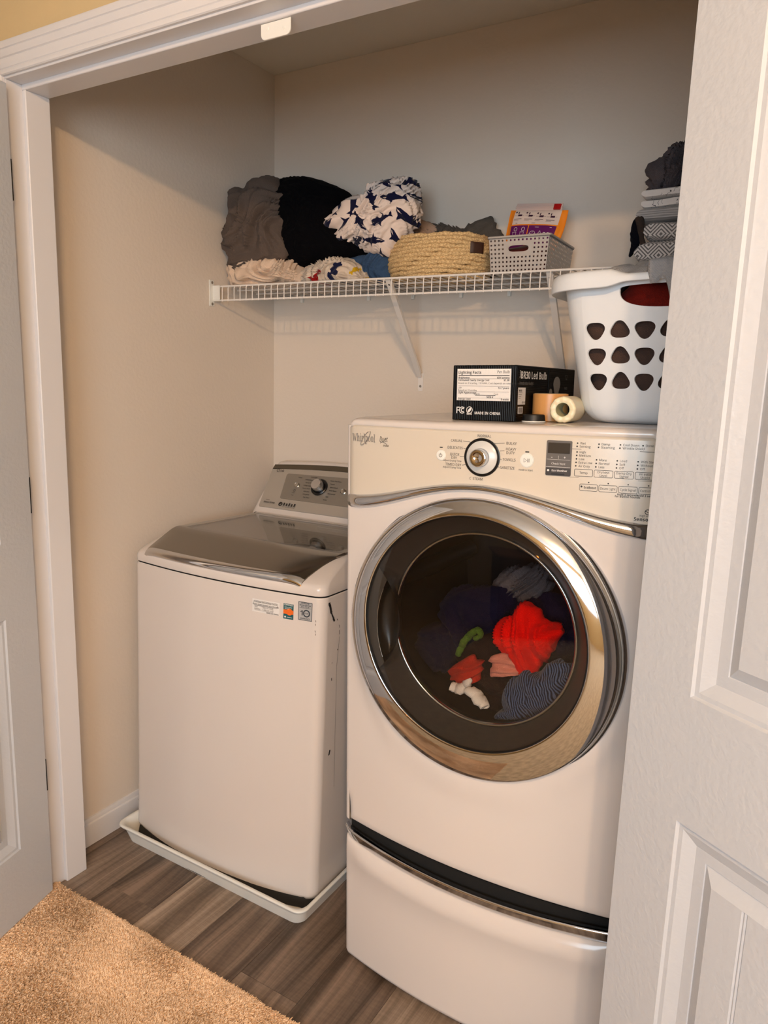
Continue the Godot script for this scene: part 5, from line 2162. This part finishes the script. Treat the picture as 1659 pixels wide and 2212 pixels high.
func on_shelf() -> void:
	var fy := SHELF_Y + 0.0035
	var rng := RandomNumberGenerator.new()
	rng.seed = 12
	# heap on the left
	var g := crumple(pairs([0.050, 1.985, 0.085, 2.006, 0.148, 2.008, 0.213, 1.990, 0.246, 1.954, 0.252, 1.886, 0.262, 1.79, 0.235, 1.765, 0.138, 1.74, 0.052, 1.730, 0.022, 1.790, 0.020, 1.842, 0.045, 1.875, 0.063, 1.915, 0.048, 1.955]), 0.230, 0.085, 101, 0.026, 30.0, 0.5, fy)
	cloth_thing("heaped_garment", g, fabric(0.36, 0.315, 0.29), "dark grey-brown crumpled garment leaning in the left corner of the wire shelf")
	g = crumple(pairs([0.138, 1.982, 0.180, 2.017, 0.253, 2.027, 0.360, 2.001, 0.426, 1.965, 0.444, 1.920, 0.428, 1.875, 0.483, 1.831, 0.534, 1.782, 0.485, 1.757, 0.365, 1.748, 0.315, 1.733, 0.256, 1.733, 0.204, 1.760, 0.186, 1.809, 0.192, 1.879, 0.151, 1.917]), 0.175, 0.105, 102, 0.014, 16.0, 0.9, fy)
	var black := fabric(0.022, 0.024, 0.038)
	black.rim = 0.05
	cloth_thing("heaped_garment", g, black, "black fleece garment, the largest dark lump of the shelf heap")
	g = crumple(pairs([0.356, 1.861, 0.411, 1.886, 0.477, 1.930, 0.561, 1.932, 0.559, 1.966, 0.604, 1.970, 0.673, 1.962, 0.682, 1.914, 0.687, 1.870, 0.671, 1.828, 0.626, 1.793, 0.608, 1.772, 0.547, 1.786, 0.505, 1.806, 0.455, 1.805, 0.426, 1.832, 0.378, 1.844]), 0.205, 0.075, 103, 0.022, 32.0, 1.1, fy)
	var navy := Color(0.075, 0.085, 0.20)
	var pale := Color(0.86, 0.80, 0.765)
	var t := print_cloth(pale, func(im):
		for j in 6:
			for i in 5:
				fish(im, Vector2(i * 102.4 + (51 if j % 2 else 0) + rng.randf_range(-6, 6), j * 85.3 + 40 + rng.randf_range(-6, 6)), rng.randf_range(0, TAU), rng.randf_range(50, 60), navy, pale))
	cloth_thing("heaped_garment", g, planar(fabric(1, 1, 1), t, 3.1), "white garment printed with navy sharks beside the black fleece")
	g = crumple(pairs([0.020, 1.762, 0.054, 1.755, 0.129, 1.784, 0.242, 1.778, 0.315, 1.733, 0.345, 1.705, 0.342, 1.690, 0.242, 1.688, 0.070, 1.688, 0.030, 1.712]), 0.225, 0.078, 104, 0.022, 40.0, 0.4, fy)
	cloth_thing("heaped_garment", g, fabric(0.86, 0.765, 0.68), "cream crumpled cloth at the bottom left of the shelf heap")
	g = crumple(pairs([0.314, 1.722, 0.387, 1.755, 0.455, 1.759, 0.509, 1.744, 0.547, 1.706, 0.567, 1.690, 0.540, 1.684, 0.336, 1.684, 0.309, 1.700]), 0.225, 0.075, 105, 0.020, 40.0, 0.8, fy)
	var cream := Color(0.80, 0.745, 0.68)
	t = print_cloth(cream, func(im):
		for k in 26:
			var c: Color = [Color(0.62, 0.06, 0.07), Color(0.10, 0.12, 0.25), Color(0.62, 0.06, 0.07), Color(0.78, 0.62, 0.10)][k % 4]
			var at := Vector2(rng.randf_range(40, 470), rng.randf_range(40, 470))
			var a := rng.randf_range(0, TAU)
			var p := PackedVector2Array()
			var q := [[-1.0, 0.15], [-0.4, 0.42], [0.1, 0.2], [0.5, 0.55], [1.0, 0.5], [0.75, 0.1], [0.95, -0.35], [0.35, -0.2], [-0.2, -0.45], [-0.75, -0.3]]
			for z in q:
				p.append(at + Vector2(z[0], z[1]).rotated(a) * (36.0 if k % 4 < 3 else 22.0))
			fill_poly(im, p, c))
	cloth_thing("heaped_garment", g, planar(fabric(1, 1, 1), t, 3.4), "cream cloth with red and navy figures, low in the middle of the shelf heap")
	g = crumple(pairs([0.424, 1.766, 0.528, 1.784, 0.600, 1.795, 0.616, 1.706, 0.600, 1.690, 0.531, 1.688, 0.480, 1.722]), 0.165, 0.070, 106, 0.015, 34.0, 1.9, fy)
	cloth_thing("heaped_garment", g, fabric(0.21, 0.30, 0.42), "denim blue garment beside the woven basket")
	g = crumple(pairs([0.573, 1.849, 0.588, 1.875, 0.614, 1.887, 0.641, 1.885, 0.668, 1.870, 0.682, 1.848, 0.684, 1.740, 0.604, 1.740]), 0.045, 0.028, 107, 0.014, 46.0, 0.3, fy)
	cloth_thing("heaped_garment", g, fabric(0.68, 0.575, 0.50), "beige cloth peeking over the left of the woven basket")
	g = crumple(pairs([0.636, 1.857, 0.659, 1.878, 0.688, 1.880, 0.728, 1.866, 0.781, 1.863, 0.839, 1.882, 0.857, 1.856, 0.880, 1.826, 0.86, 1.72, 0.67, 1.72]), 0.040, 0.026, 108, 0.016, 40.0, 0.2, fy)
	cloth_thing("heaped_garment", g, fabric(0.31, 0.295, 0.28), "dark grey-green cloth behind the woven basket")
	woven_basket(fy)
	plastic_basket(fy)
	folded_stack(fy)

func woven_basket(fy: float) -> void:
	var o := thing("woven_basket", "round straw basket of braided coils on the wire shelf", "basket", Transform3D(Basis(), Vector3(0.748, fy, 0.160)))
	var straw := mat(1, 1, 1, 0.85)
	var n := noise(0.05, 55, 2)
	straw.albedo_texture = tex(256, 64, func(x, y):
		var k: float = 0.5 + 0.5 * n.get_noise_2d(x * 0.9, y * 7.0) + 0.22 * n.get_noise_2d(x * 6.0, y * 14.0)
		return Color(0.56, 0.41, 0.25).lerp(Color(0.98, 0.88, 0.67), clampf(k * 1.15, 0, 1)))
	straw.uv1_scale = Vector3(10, 1, 1)
	straw.heightmap_enabled = true
	straw.heightmap_scale = 0.12
	straw.heightmap_texture = straw.albedo_texture
	var N := 11
	for k in N:
		var f := k / float(N - 1)
		var bulge := sin(PI * clampf(f * 0.92 + 0.06, 0, 1))
		var rx := 0.137 + 0.021 * bulge - 0.004 * f
		var rz := 0.096 + 0.018 * bulge - 0.004 * f
		var y := 0.0065 + 0.1085 * f
		var g := Geo.new()
		var rows := []
		for i in 150:
			var a := TAU * i / 150.0
			var c := Vector3(rx * cos(a), y + 0.0012 * sin(a * 5.0 + k) + 0.0008 * sin(a * 11.0 + k * 2.0), rz * sin(a))
			var out := Vector3(cos(a), 0, sin(a))
			var ring := PackedVector3Array()
			for q in 10:
				var b := TAU * q / 10.0
				var strand := 1.0 + 0.15 * sin(a * 23.0 + 2.0 * b + k * 1.7) + 0.12 * sin(a * 57.0 + b + k) + 0.08 * sin(a * 9.0 + k * 2.2)
				ring.append(c + (out * cos(b) * 0.0064 + Vector3.UP * sin(b) * 0.0066) * strand)
			rows.append(ring)
		g.patch(rows, true, true, true, 1.0, 10.0)
		# the strands run along the coil
		for i in g.t.size():
			g.t[i] = Vector2(g.t[i].y * 0.1 + k * 0.37, g.t[i].x)
		part("coil", g, straw, o)
	var g := Geo.new()
	var row := PackedVector3Array()
	for i in 60:
		row.append(Vector3(0.138 * cos(TAU * i / 60.0), 0.004, -0.098 * sin(TAU * i / 60.0)))
	var row2 := PackedVector3Array()
	for p in row:
		row2.append(p * Vector3(1, 0, 1) + Vector3(0, 0.008, 0))
	g.patch([row, row2], true)
	g.fan(row, true)
	g.fan(row2)
	part("base", g, straw, o)
	# leather tab at the right
	g = Geo.new()
	var rows := []
	for y in [0.064, 0.066, 0.086, 0.092, 0.094]:
		var r := PackedVector3Array()
		for i in 9:
			var a := lerpf(0.34, 0.66, i / 8.0)
			r.append(Vector3(0.1615 * cos(a), y, 0.1185 * sin(a)) + Vector3(cos(a), 0, sin(a)) * (0.0045 if y > 0.065 and y < 0.093 and i > 0 and i < 8 else 0.0015))
		rows.append(r)
	g.patch(rows, false, false, true)
	part("leather_tab", g, mat(0.22, 0.115, 0.06, 0.6), o)

# wall of the bin: a sheet with square holes; lat and lon count the holes, pane is a handle hole to leave solid round
func lattice(g: Geo, w0: float, w1: float, h: float, nx: int, ny: int, to: Callable, handle := false, thin := 0.002) -> void:
	var bx := 0.54
	var xs := [0.0]
	for i in nx:
		xs.append((i + bx * 0.5 + 0.04) / nx)
		xs.append((i + 1.0 - bx * 0.5 + 0.04 - 0.08 * 0.5) / nx)
	xs.append(1.0)
	var ys := [0.0]
	for j in ny:
		ys.append((j + 0.30) / (ny + 0.3))
		ys.append((j + 0.72) / (ny + 0.3))
	ys.append(1.0)
	var solid := func(i: int, j: int) -> bool:
		if i % 2 == 0 or j % 2 == 0:
			return true
		if handle:
			var c := int(i / 2)
			var r := int(j / 2)
			return r >= ny - 4 and r <= ny - 2 and c >= 4 and c <= nx - 5
		return false
	var hx0: float = xs[2 * 4 + 1] if handle else 9.0
	var hx1: float = xs[2 * (nx - 5) + 2] if handle else -9.0
	var hy0: float = ys[2 * (ny - 4) + 1]
	var hy1: float = ys[2 * (ny - 2) + 2]
	for j in ys.size() - 1:
		for i in xs.size() - 1:
			if not solid.call(i, j):
				continue
			var mx: float = (xs[i] + xs[i + 1]) / 2
			var my: float = (ys[j] + ys[j + 1]) / 2
			if handle and mx > hx0 and mx < hx1 and my > hy0 and my < hy1:
				continue
			var a := []
			for q in [[xs[i], ys[j]], [xs[i + 1], ys[j]], [xs[i + 1], ys[j + 1]], [xs[i], ys[j + 1]]]:
				a.append([to.call(q[0], q[1], 0.0), to.call(q[0], q[1], -thin)])
			g.quad(a[0][0], a[1][0], a[2][0], a[3][0])
			g.quad(a[1][1], a[0][1], a[3][1], a[2][1])
			for k in 4:
				var l := (k + 1) % 4
				var di: int = [0, 1, 0, -1][k]
				var dj: int = [-1, 0, 1, 0][k]
				var ni := i + di
				var nj := j + dj
				var open := ni < 0 or nj < 0 or ni >= xs.size() - 1 or nj >= ys.size() - 1
				if not open:
					open = not solid.call(ni, nj)
					var nmx: float = (xs[ni] + xs[ni + 1]) / 2
					var nmy: float = (ys[nj] + ys[nj + 1]) / 2
					if handle and nmx > hx0 and nmx < hx1 and nmy > hy0 and nmy < hy1:
						open = true
				if open:
					g.quad(a[k][1], a[l][1], a[l][0], a[k][0])
	if handle:
		# solid surround with an oblong grip hole
		var m := 48
		var c := Vector2((hx0 + hx1) / 2, (hy0 + hy1) / 2)
		var hw := (hx1 - hx0) / 2
		var hh := (hy1 - hy0) / 2
		var ro := []
		for f in [1.0, 0.0]:
			var r := PackedVector3Array()
			var r2 := PackedVector3Array()
			for k in m:
				var an := TAU * k / m
				var d := Vector2(cos(an), sin(an))
				var q := 1.0 / maxf(absf(d.x), absf(d.y))
				var rect := c + Vector2(d.x * q * hw, d.y * q * hh)
				var px := signf(d.x) * pow(absf(d.x), 0.55) * hw * 0.80
				var py := signf(d.y) * pow(absf(d.y), 0.8) * hh * 0.62
				var p := (c + Vector2(px, py)).lerp(rect, f)
				r.append(to.call(p.x, p.y, 0.0008 if f < 0.5 else 0.0))
				r2.append(to.call(p.x, p.y, -thin))
			ro.append([r, r2])
		g.patch([ro[0][0], ro[1][0]], true)
		g.patch([ro[0][1], ro[1][1]], true, false, true)
		g.patch([ro[1][0], ro[1][1]], true)

func plastic_basket(fy: float) -> void:
	var at := Transform3D(Basis(Vector3.UP, 0.03), Vector3(1.032, fy, 0.178))
	var o := thing("plastic_basket", "small light grey plastic basket with square perforations and an oblong grip on the wire shelf", "basket", at)
	var m := mat(0.70, 0.675, 0.655, 0.45)
	var hw := 0.074
	var hd := 0.102
	var H := 0.087
	var tp := 0.007
	var g := Geo.new()
	var fr := func(u: float, v: float, d: float) -> Vector3: return Vector3(lerpf(-1, 1, u) * (hw + tp * v), H * v, hd + tp * v + d)
	var bk2 := func(u: float, v: float, d: float) -> Vector3: return Vector3(-lerpf(-1, 1, u) * (hw + tp * v), H * v, -hd - tp * v - d)
	var rt := func(u: float, v: float, d: float) -> Vector3: return Vector3(hw + tp * v + d, H * v, -lerpf(-1, 1, u) * (hd + tp * v))
	var lf := func(u: float, v: float, d: float) -> Vector3: return Vector3(-hw - tp * v - d, H * v, lerpf(-1, 1, u) * (hd + tp * v))
	lattice(g, 0, 1, H, 15, 8, fr, true)
	var wall := part("end_wall", g, m, o)
	g = Geo.new()
	lattice(g, 0, 1, H, 15, 8, bk2, true)
	part("end_wall", g, m, o)
	g = Geo.new()
	lattice(g, 0, 1, H, 17, 8, rt, false, 0.0009)
	part("side_wall", g, m, o)
	g = Geo.new()
	lattice(g, 0, 1, H, 17, 8, lf, false, 0.0009)
	part("side_wall", g, m, o)
	g = Geo.new()
	g.rbox(Vector3(0, 0.0012, 0), Vector3(hw * 2, 0.0022, hd * 2), 0.001)
	part("base", g, m, o)
	g = Geo.new()
	var rows := []
	for q in [[-0.0012, 0.0], [0.0030, -0.0035], [0.0042, 0.0005], [0.0030, 0.0028], [-0.0015, 0.0032], [-0.0030, 0.0015]]:
		var row := PackedVector3Array()
		for p in rounded((hw + tp + q[0]) * 2, (hd + tp + q[0]) * 2, 0.007, 5):
			row.append(Vector3(p.x, H + q[1], -p.y))
		rows.append(row)
	g.patch(rows, true, true)
	part("rim", g, m, o)
	# packets lying in it
	g = crumple(pairs([-0.055, 0.004, 0.058, 0.004, 0.064, 0.035, 0.058, 0.062, 0.0, 0.068, -0.058, 0.060, -0.062, 0.030]), 0.055, 0.032, 301, 0.006, 50.0, 0.4, 0.004)
	var pk := part("foil_packet", g, mat(0.30, 0.06, 0.045, 0.3))
	pk.transform = at
	tag(pk, "dark red packets inside the light grey plastic basket, seen through its grip", "packet")
	# pouch standing in it
	var pb := Basis(Vector3.UP, -0.10) * Basis(Vector3(0, 0, 1), -0.095) * Basis(Vector3(1, 0, 0), -0.22)
	var pt := Transform3D(pb, Vector3(1.002, fy + 0.022, 0.145))
	var pu := thing("resealable_pouch", "orange and purple printed resealable pouch standing in the light grey plastic basket", "pouch", pt)
	g = Geo.new()
	var w := 0.155
	var h := 0.172
	pu.scale = Vector3.ONE * 1.1
	var surf := func(x: float, y: float, s: float) -> Vector3:
		var e := clampf(1.0 - pow(absf(x) / (w / 2 - 0.008), 4.0), 0, 1) * clampf(1.0 - pow(clampf(y / 0.152, 0, 1), 3.0), 0, 1)
		return Vector3(x * lerpf(0.80, 1.0, smoothstep(0.0, 0.11, y)), y, s * (0.0009 + 0.016 * sqrt(e)) + 0.0015 * sin(y * 70.0 + x * 30.0))
	for s in [1.0, -1.0]:
		rows = []
		for j in 25:
			var row := PackedVector3Array()
			for i in 33:
				row.append(surf.call(lerpf(-w / 2, w / 2, i / 32.0), lerpf(0, h - 0.02, j / 24.0), s))
			rows.append(row)
		g.patch(rows, false, false, s < 0)
	part("film", g, mat(0.90, 0.52, 0.10, 0.35), pu)
	var on := func(x: float, y: float) -> Vector3: return (surf.call(x, y, 1.0) as Vector3) + Vector3(0, 0, 0.0007)
	var on2 := func(x: float, y: float) -> Vector3: return (surf.call(x, y, 1.0) as Vector3) + Vector3(0, 0, 0.0013)
	g = Geo.new()
	rows = []
	for j in 11:
		var row := PackedVector3Array()
		for i in 17:
			row.append(on.call(lerpf(-0.061, 0.063, i / 16.0), lerpf(0.112, h - 0.021, j / 10.0)))
		rows.append(row)
	g.patch(rows)
	part("instruction_strip", g, mat(0.82, 0.77, 0.75, 0.4), pu)
	g = Geo.new()
	for b in [[-0.062, -0.012], [-0.0095, 0.062]]:
		rows = []
		for j in 9:
			var row := PackedVector3Array()
			for i in 13:
				row.append(on.call(lerpf(b[0], b[1], i / 12.0), lerpf(0.045, 0.109, j / 8.0)))
			rows.append(row)
		g.patch(rows)
	part("purple_panel", g, mat(0.36, 0.07, 0.36, 0.35), pu)
	g = Geo.new()
	for k in 4:
		var x := -0.048 + 0.0295 * k
		var y := 0.136 - 0.001 * k
		disc(g, x - 0.008, y + 0.008, 0.0023, on2, 10)
		mark(g, x - 0.001, y - 0.003, x + 0.010, y + 0.002, on2)
		mark(g, x - 0.002, y + 0.003, x + 0.0005, y + 0.009, on2)
		mark(g, x - 0.010, y - 0.0010, x + 0.016, y - 0.0005, on2)
		mark(g, x - 0.010, y - 0.0105, x + 0.012, y - 0.0093, on2)
		mark(g, x - 0.010, y - 0.0135, x + 0.004, y - 0.0129, on2)
	mark(g, -0.050, 0.1145, 0.005, 0.1156, on2)
	part("pouch_print", g, mat(0.20, 0.06, 0.18, 0.5), pu)
	g = Geo.new()
	for x in [-0.048, -0.026]:
		for e in [[-0.006, 0.092, 0.006, 0.0928], [-0.005, 0.078, 0.005, 0.0786], [-0.006, 0.066, 0.006, 0.0666], [-0.0052, 0.079, -0.0046, 0.092], [0.0046, 0.079, 0.0052, 0.092]]:
			mark(g, x + e[0], e[1], x + e[2], e[3], on2)
		stroke(g, circle(0.0045, 12, Vector2(x + 0.002, 0.0995)), 0.0009, on2, true)
	mark(g, 0.008, 0.1035, 0.052, 0.1045, on2)
	stroke(g, circle(0.0085, 22, Vector2(0.004, 0.086)), 0.0008, on2, true)
	for a in 5:
		stroke(g, PackedVector2Array([Vector2(0.004, 0.086), Vector2(0.004, 0.086) + Vector2.from_angle(a * TAU / 5 + 0.3) * 0.0085]), 0.0008, on2)
	var drop := PackedVector2Array()
	for k in 24:
		var a := TAU * k / 24.0
		drop.append(Vector2(0.024 + 0.0065 * cos(a) * (1.0 if sin(a) < 0 else 1.0 - 0.8 * sin(a)), 0.0835 + 0.0085 * sin(a) * (1.0 if sin(a) < 0 else 1.35)))
	stroke(g, drop, 0.0008, on2, true)
	disc(g, 0.024, 0.082, 0.0025, on2, 10)
	var inf := PackedVector2Array()
	for k in 36:
		var a := TAU * k / 36.0
		inf.append(Vector2(0.0415 + 0.0075 * cos(a), 0.0875 + 0.0072 * sin(a) * cos(a)))
	stroke(g, inf, 0.0016, on2, true)
	mark(g, 0.034, 0.0785, 0.049, 0.0795, on2)
	disc(g, 0.0555, 0.083, 0.003, on2, 10)
	part("panel_print", g, M.white_print, pu)
	g = Geo.new()
	g.rbox(Vector3(-0.002, h - 0.0115, 0.001), Vector3(w - 0.030, 0.018, 0.0022), 0.0008)
	for y in [h - 0.010, h - 0.014]:
		g.tube(PackedVector3Array([Vector3(-0.066, y, 0.0022), Vector3(0.062, y, 0.0022)]), 0.0011, 6)
	part("zip_strip", g, mat(0.78, 0.70, 0.68, 0.35), pu)
	g = Geo.new()
	g.rbox(Vector3(0.0475, h - 0.012, 0.0015), Vector3(0.019, 0.0145, 0.0075), 0.0018)
	part("slider", g, mat(0.62, 0.03, 0.06, 0.35), pu)

# folded cloth: layers that turn over at the left edge, each a rounded slab with slack in it
func folded(x0: float, x1: float, y0: float, y1: float, z0: float, z1: float, layers: int, sd: int, lean := 0.0) -> Geo:
	var g := Geo.new()
	var n := noise(6.0, sd, 3)
	var t := (y1 - y0) / layers
	for k in layers:
		var rows := []
		var yc := y0 + t * (k + 0.5)
		var rr := t * 0.5
		var inset := 0.004 * sin(k * 2.3 + sd)
		for j in 25:
			var z := lerpf(z0, z1, j / 24.0)
			var row := PackedVector3Array()
			for q in 40:
				var p := Vector2()
				if q < 12:
					var a := PI / 2 + PI * q / 11.0
					p = Vector2(x0 + inset + rr + rr * cos(a) * 1.0, rr * sin(a))
				elif q < 20:
					p = Vector2(lerpf(x0 + rr, x1 - rr, (q - 11) / 8.0), -rr)
				elif q < 32:
					var a := -PI / 2 + PI * (q - 20) / 11.0
					p = Vector2(x1 - rr + rr * cos(a), rr * sin(a))
				else:
					p = Vector2(lerpf(x1 - rr, x0 + rr, (q - 31) / 9.0), rr)
				var sag := 0.006 * n.get_noise_3d(p.x, z, k * 0.15)
				var end := 1.0 - 0.35 * pow(absf(j / 12.0 - 1.0), 12.0)
				row.append(Vector3(p.x + 0.005 * n.get_noise_3d(z, yc, 3.0) + lean * (yc - y0), yc + p.y * end * 0.97 + sag * smoothstep(0.0, 0.03, p.x - x0 + 0.01) + (x1 - p.x) * -0.0, z + 0.004 * n.get_noise_3d(p.x * 2, p.y * 3, k)))
			rows.append(row)
		g.patch(rows, true, false, false, 1, 1, false)
		g.fan(rows[0], false)
		g.fan(rows[24], true)
	return g

func diamonds() -> StandardMaterial3D:
	var m := fabric(1, 1, 1)
	m.albedo_texture = tex(256, 256, func(x, y):
		var u: float = absf(fposmod(x / 128.0, 1.0) - 0.5)
		var v: float = absf(fposmod(y / 128.0, 1.0) - 0.5)
		var d := (u + v) * 5.5
		return Color(0.42, 0.40, 0.395) if fposmod(d, 1.0) < 0.42 else Color(0.84, 0.81, 0.79))
	m.uv1_triplanar = true
	m.uv1_scale = Vector3(10.5, 10.5, 10.5)
	m.heightmap_enabled = false
	return m

func scribbles() -> StandardMaterial3D:
	var m := fabric(1, 1, 1)
	var n := noise(0.022, 91, 2)
	var n2 := noise(0.012, 92, 1)
	m.albedo_texture = tex(256, 256, func(x, y):
		var a: float = n.get_noise_2d(x, y)
		var line := absf(a - 0.12) < 0.028 and n2.get_noise_2d(x, y) > -0.05
		return Color(0.16, 0.155, 0.165) if line else Color(0.88, 0.855, 0.84))
	m.uv1_triplanar = true
	m.uv1_scale = Vector3(7, 7, 7)
	m.heightmap_enabled = false
	return m

func ribbed() -> StandardMaterial3D:
	var m := fabric(1, 1, 1)
	var n := noise(0.03, 93, 2)
	m.albedo_texture = tex(128, 256, func(x, y):
		var k: float = 0.5 + 0.5 * sin(y * TAU / 16.0 + 1.5 * n.get_noise_2d(x, y))
		return Color(0.56, 0.545, 0.54).lerp(Color(0.72, 0.705, 0.70), clampf(k + 0.3 * n.get_noise_2d(x * 2.0, y * 6.0), 0, 1)))
	m.heightmap_texture = m.albedo_texture
	m.heightmap_scale = 0.15
	m.uv1_scale = Vector3(4, 12, 4)
	return m

func folded_stack(fy: float) -> void:
	var grp := "folded laundry stacked at the right end of the shelf"
	var dia := diamonds()
	var g := folded(1.322, 1.62, fy + 0.004, fy + 0.056, 0.07, 0.285, 1, 201, 0.10)
	cloth_thing("folded_sheet", g, dia, "diamond patterned folded cloth at the bottom of the right stack", "folded cloth", grp)
	g = folded(1.336, 1.62, fy + 0.057, fy + 0.100, 0.07, 0.280, 1, 202)
	cloth_thing("folded_sheet", g, dia, "diamond patterned folded cloth, second from the bottom of the right stack", "folded cloth", grp)
	g = folded(1.316, 1.62, fy + 0.101, fy + 0.133, 0.06, 0.275, 1, 203)
	cloth_thing("folded_sheet", g, ribbed(), "grey ribbed folded cloth in the middle of the right stack", "folded cloth", grp)
	g = folded(1.322, 1.62, fy + 0.134, fy + 0.178, 0.06, 0.262, 2, 204, 0.2)
	cloth_thing("folded_sheet", g, scribbles(), "white folded cloth with thin black drawings, under the charcoal bundle", "folded cloth", grp)
	g = crumple(pairs([1.322, 1.930, 1.334, 1.943, 1.360, 1.955, 1.374, 1.974, 1.400, 1.978, 1.440, 1.961, 1.470, 1.92, 1.50, 1.885, 1.45, 1.870, 1.400, 1.868, 1.351, 1.870, 1.330, 1.890]), 0.165, 0.075, 205, 0.020, 42.0, 1.3, fy + 0.179)
	cloth_thing("bundled_garment", g, fabric(0.33, 0.305, 0.32), "charcoal crumpled garment topmost on the right stack", "clothes", grp)
	g = crumple(pairs([1.312, 1.800, 1.326, 1.802, 1.335, 1.762, 1.329, 1.741, 1.317, 1.723, 1.309, 1.719, 1.312, 1.744, 1.308, 1.769]), 0.262, 0.010, 206, 0.003, 90.0, 0.4)
	cloth_thing("hanging_garment", g, fabric(0.05, 0.055, 0.085), "navy cloth end hanging from the left side of the right stack", "clothes", grp)
	g = crumple(pairs([1.320, 1.802, 1.338, 1.802, 1.342, 1.772, 1.343, 1.751, 1.349, 1.742, 1.339, 1.735, 1.332, 1.758, 1.326, 1.78]), 0.276, 0.007, 207, 0.002, 90.0, 0.4)
	cloth_thing("hanging_garment", g, fabric(0.24, 0.20, 0.18), "dark brown cloth end hanging between the navy end and the diamond cloth", "clothes", grp)

# ---------------------------------------------------------------- room behind the camera
func behind_camera() -> void:
	# ceiling fixture that lights the closet
	var o := thing("ceiling_light", "flush ceiling fixture with three glowing glass bulbs in the room before the closet", "ceiling light", Transform3D(Basis(), Vector3(2.2, CEIL, 2.8)))
	var g := Geo.new()
	g.lathe(pairs([0.0, -0.075, 0.03, -0.075, 0.045, -0.06, 0.075, -0.04, 0.085, -0.012, 0.085, 0.0]), 40)
	part("canopy", g, M.silver, o)
	var glow := mat(1.0, 0.92, 0.8, 0.5)
	glow.emission_enabled = true
	glow.emission = Color(1.0, 0.78, 0.52)
	glow.emission_energy_multiplier = 9.0
	for k in 3:
		var a := TAU * k / 3.0 + 0.5
		var c := Vector3(0.115 * cos(a), -0.072, 0.115 * sin(a))
		g = Geo.new()
		g.tube(PackedVector3Array([Vector3(0.05 * cos(a), -0.04, 0.05 * sin(a)), Vector3(0.085 * cos(a), -0.03, 0.085 * sin(a)), c + Vector3(0, 0.030, 0)]), 0.009, 10)
		part("arm", g, M.silver, o)
		g = Geo.new()
		g.xf = Transform3D(Basis(), c)
		g.lathe(pairs([0.0, -0.036, 0.014, -0.034, 0.027, -0.024, 0.034, -0.006, 0.033, 0.010, 0.024, 0.024, 0.016, 0.034, 0.0, 0.036]), 28, false, 3.0)
		part("bulb", g, glow, o)
		var l := OmniLight3D.new()
		l.name = "bulb_light"
		l.light_color = Color(1.0, 0.80, 0.58)
		l.light_energy = LAMP
		l.light_size = 0.03
		l.omni_range = 12.0
		l.omni_attenuation = 2.0
		l.shadow_enabled = true
		o.add_child(l, true)
		l.position = c
	# low cabinet with a candle and a picture, seen mirrored in the dryer door
	var cab0 := thing("wooden_cabinet", "low dark wooden cabinet against the far side of the room, mirrored in the dryer door", "cabinet", Transform3D(Basis(Vector3.UP, 2.6), Vector3(0.55, 0.004, 3.75)))
	var wood := mat(0.30, 0.17, 0.09, 0.5)
	part("body", span(Vector3(-0.40, 0.06, -0.2), Vector3(0.40, 0.66, 0.2), 0.004), wood, cab0)
	part("top", span(Vector3(-0.43, 0.66, -0.22), Vector3(0.43, 0.685, 0.22), 0.004), mat(0.42, 0.25, 0.13, 0.45), cab0)
	for x in [-0.2, 0.2]:
		part("door", span(Vector3(x - 0.19, 0.09, 0.2), Vector3(x + 0.19, 0.64, 0.216), 0.003), wood, cab0)
	var can := thing("candle", "small burning candle in a glass on the low wooden cabinet", "candle", Transform3D(Basis(), Vector3(0.62, 0.689, 3.68)))
	g = Geo.new()
	g.lathe(pairs([0.0, 0.0, 0.034, 0.0, 0.036, 0.004, 0.036, 0.08, 0.030, 0.082, 0.0, 0.080]), 28)
	var wax := mat(0.95, 0.75, 0.5, 0.5)
	part("wax", g, wax, can)
	g = Geo.new()
	g.lathe(pairs([0.0, 0.084, 0.006, 0.09, 0.007, 0.097, 0.004, 0.108, 0.0, 0.118]), 14, false, 3.0)
	var fl := mat(1.0, 0.6, 0.2, 0.5)
	fl.emission_enabled = true
	fl.emission = Color(1.0, 0.55, 0.18)
	fl.emission_energy_multiplier = 30.0
	part("flame", g, fl, can)
	var cl := OmniLight3D.new()
	cl.name = "flame_light"
	cl.light_color = Color(1.0, 0.6, 0.25)
	cl.light_energy = 0.02
	cl.light_size = 0.01
	cl.shadow_enabled = true
	can.add_child(cl, true)
	cl.position = Vector3(0, 0.1, 0)
	var pic := thing("picture_frame", "small framed grey picture standing on the low wooden cabinet", "picture", Transform3D(Basis(Vector3.UP, 2.75) * Basis(Vector3(1, 0, 0), -0.12), Vector3(0.42, 0.688, 3.76)))
	g = Geo.new()
	append(g, span(Vector3(-0.09, 0.0, -0.008), Vector3(-0.072, 0.24, 0.008), 0.002))
	append(g, span(Vector3(0.072, 0.0, -0.008), Vector3(0.09, 0.24, 0.008), 0.002))
	append(g, span(Vector3(-0.09, 0.0, -0.008), Vector3(0.09, 0.018, 0.008), 0.002))
	append(g, span(Vector3(-0.09, 0.222, -0.008), Vector3(0.09, 0.24, 0.008), 0.002))
	part("frame", g, M.black, pic)
	part("picture", span(Vector3(-0.075, 0.015, -0.004), Vector3(0.075, 0.225, 0.002), 0.0005), mat(0.6, 0.58, 0.55, 0.5), pic)
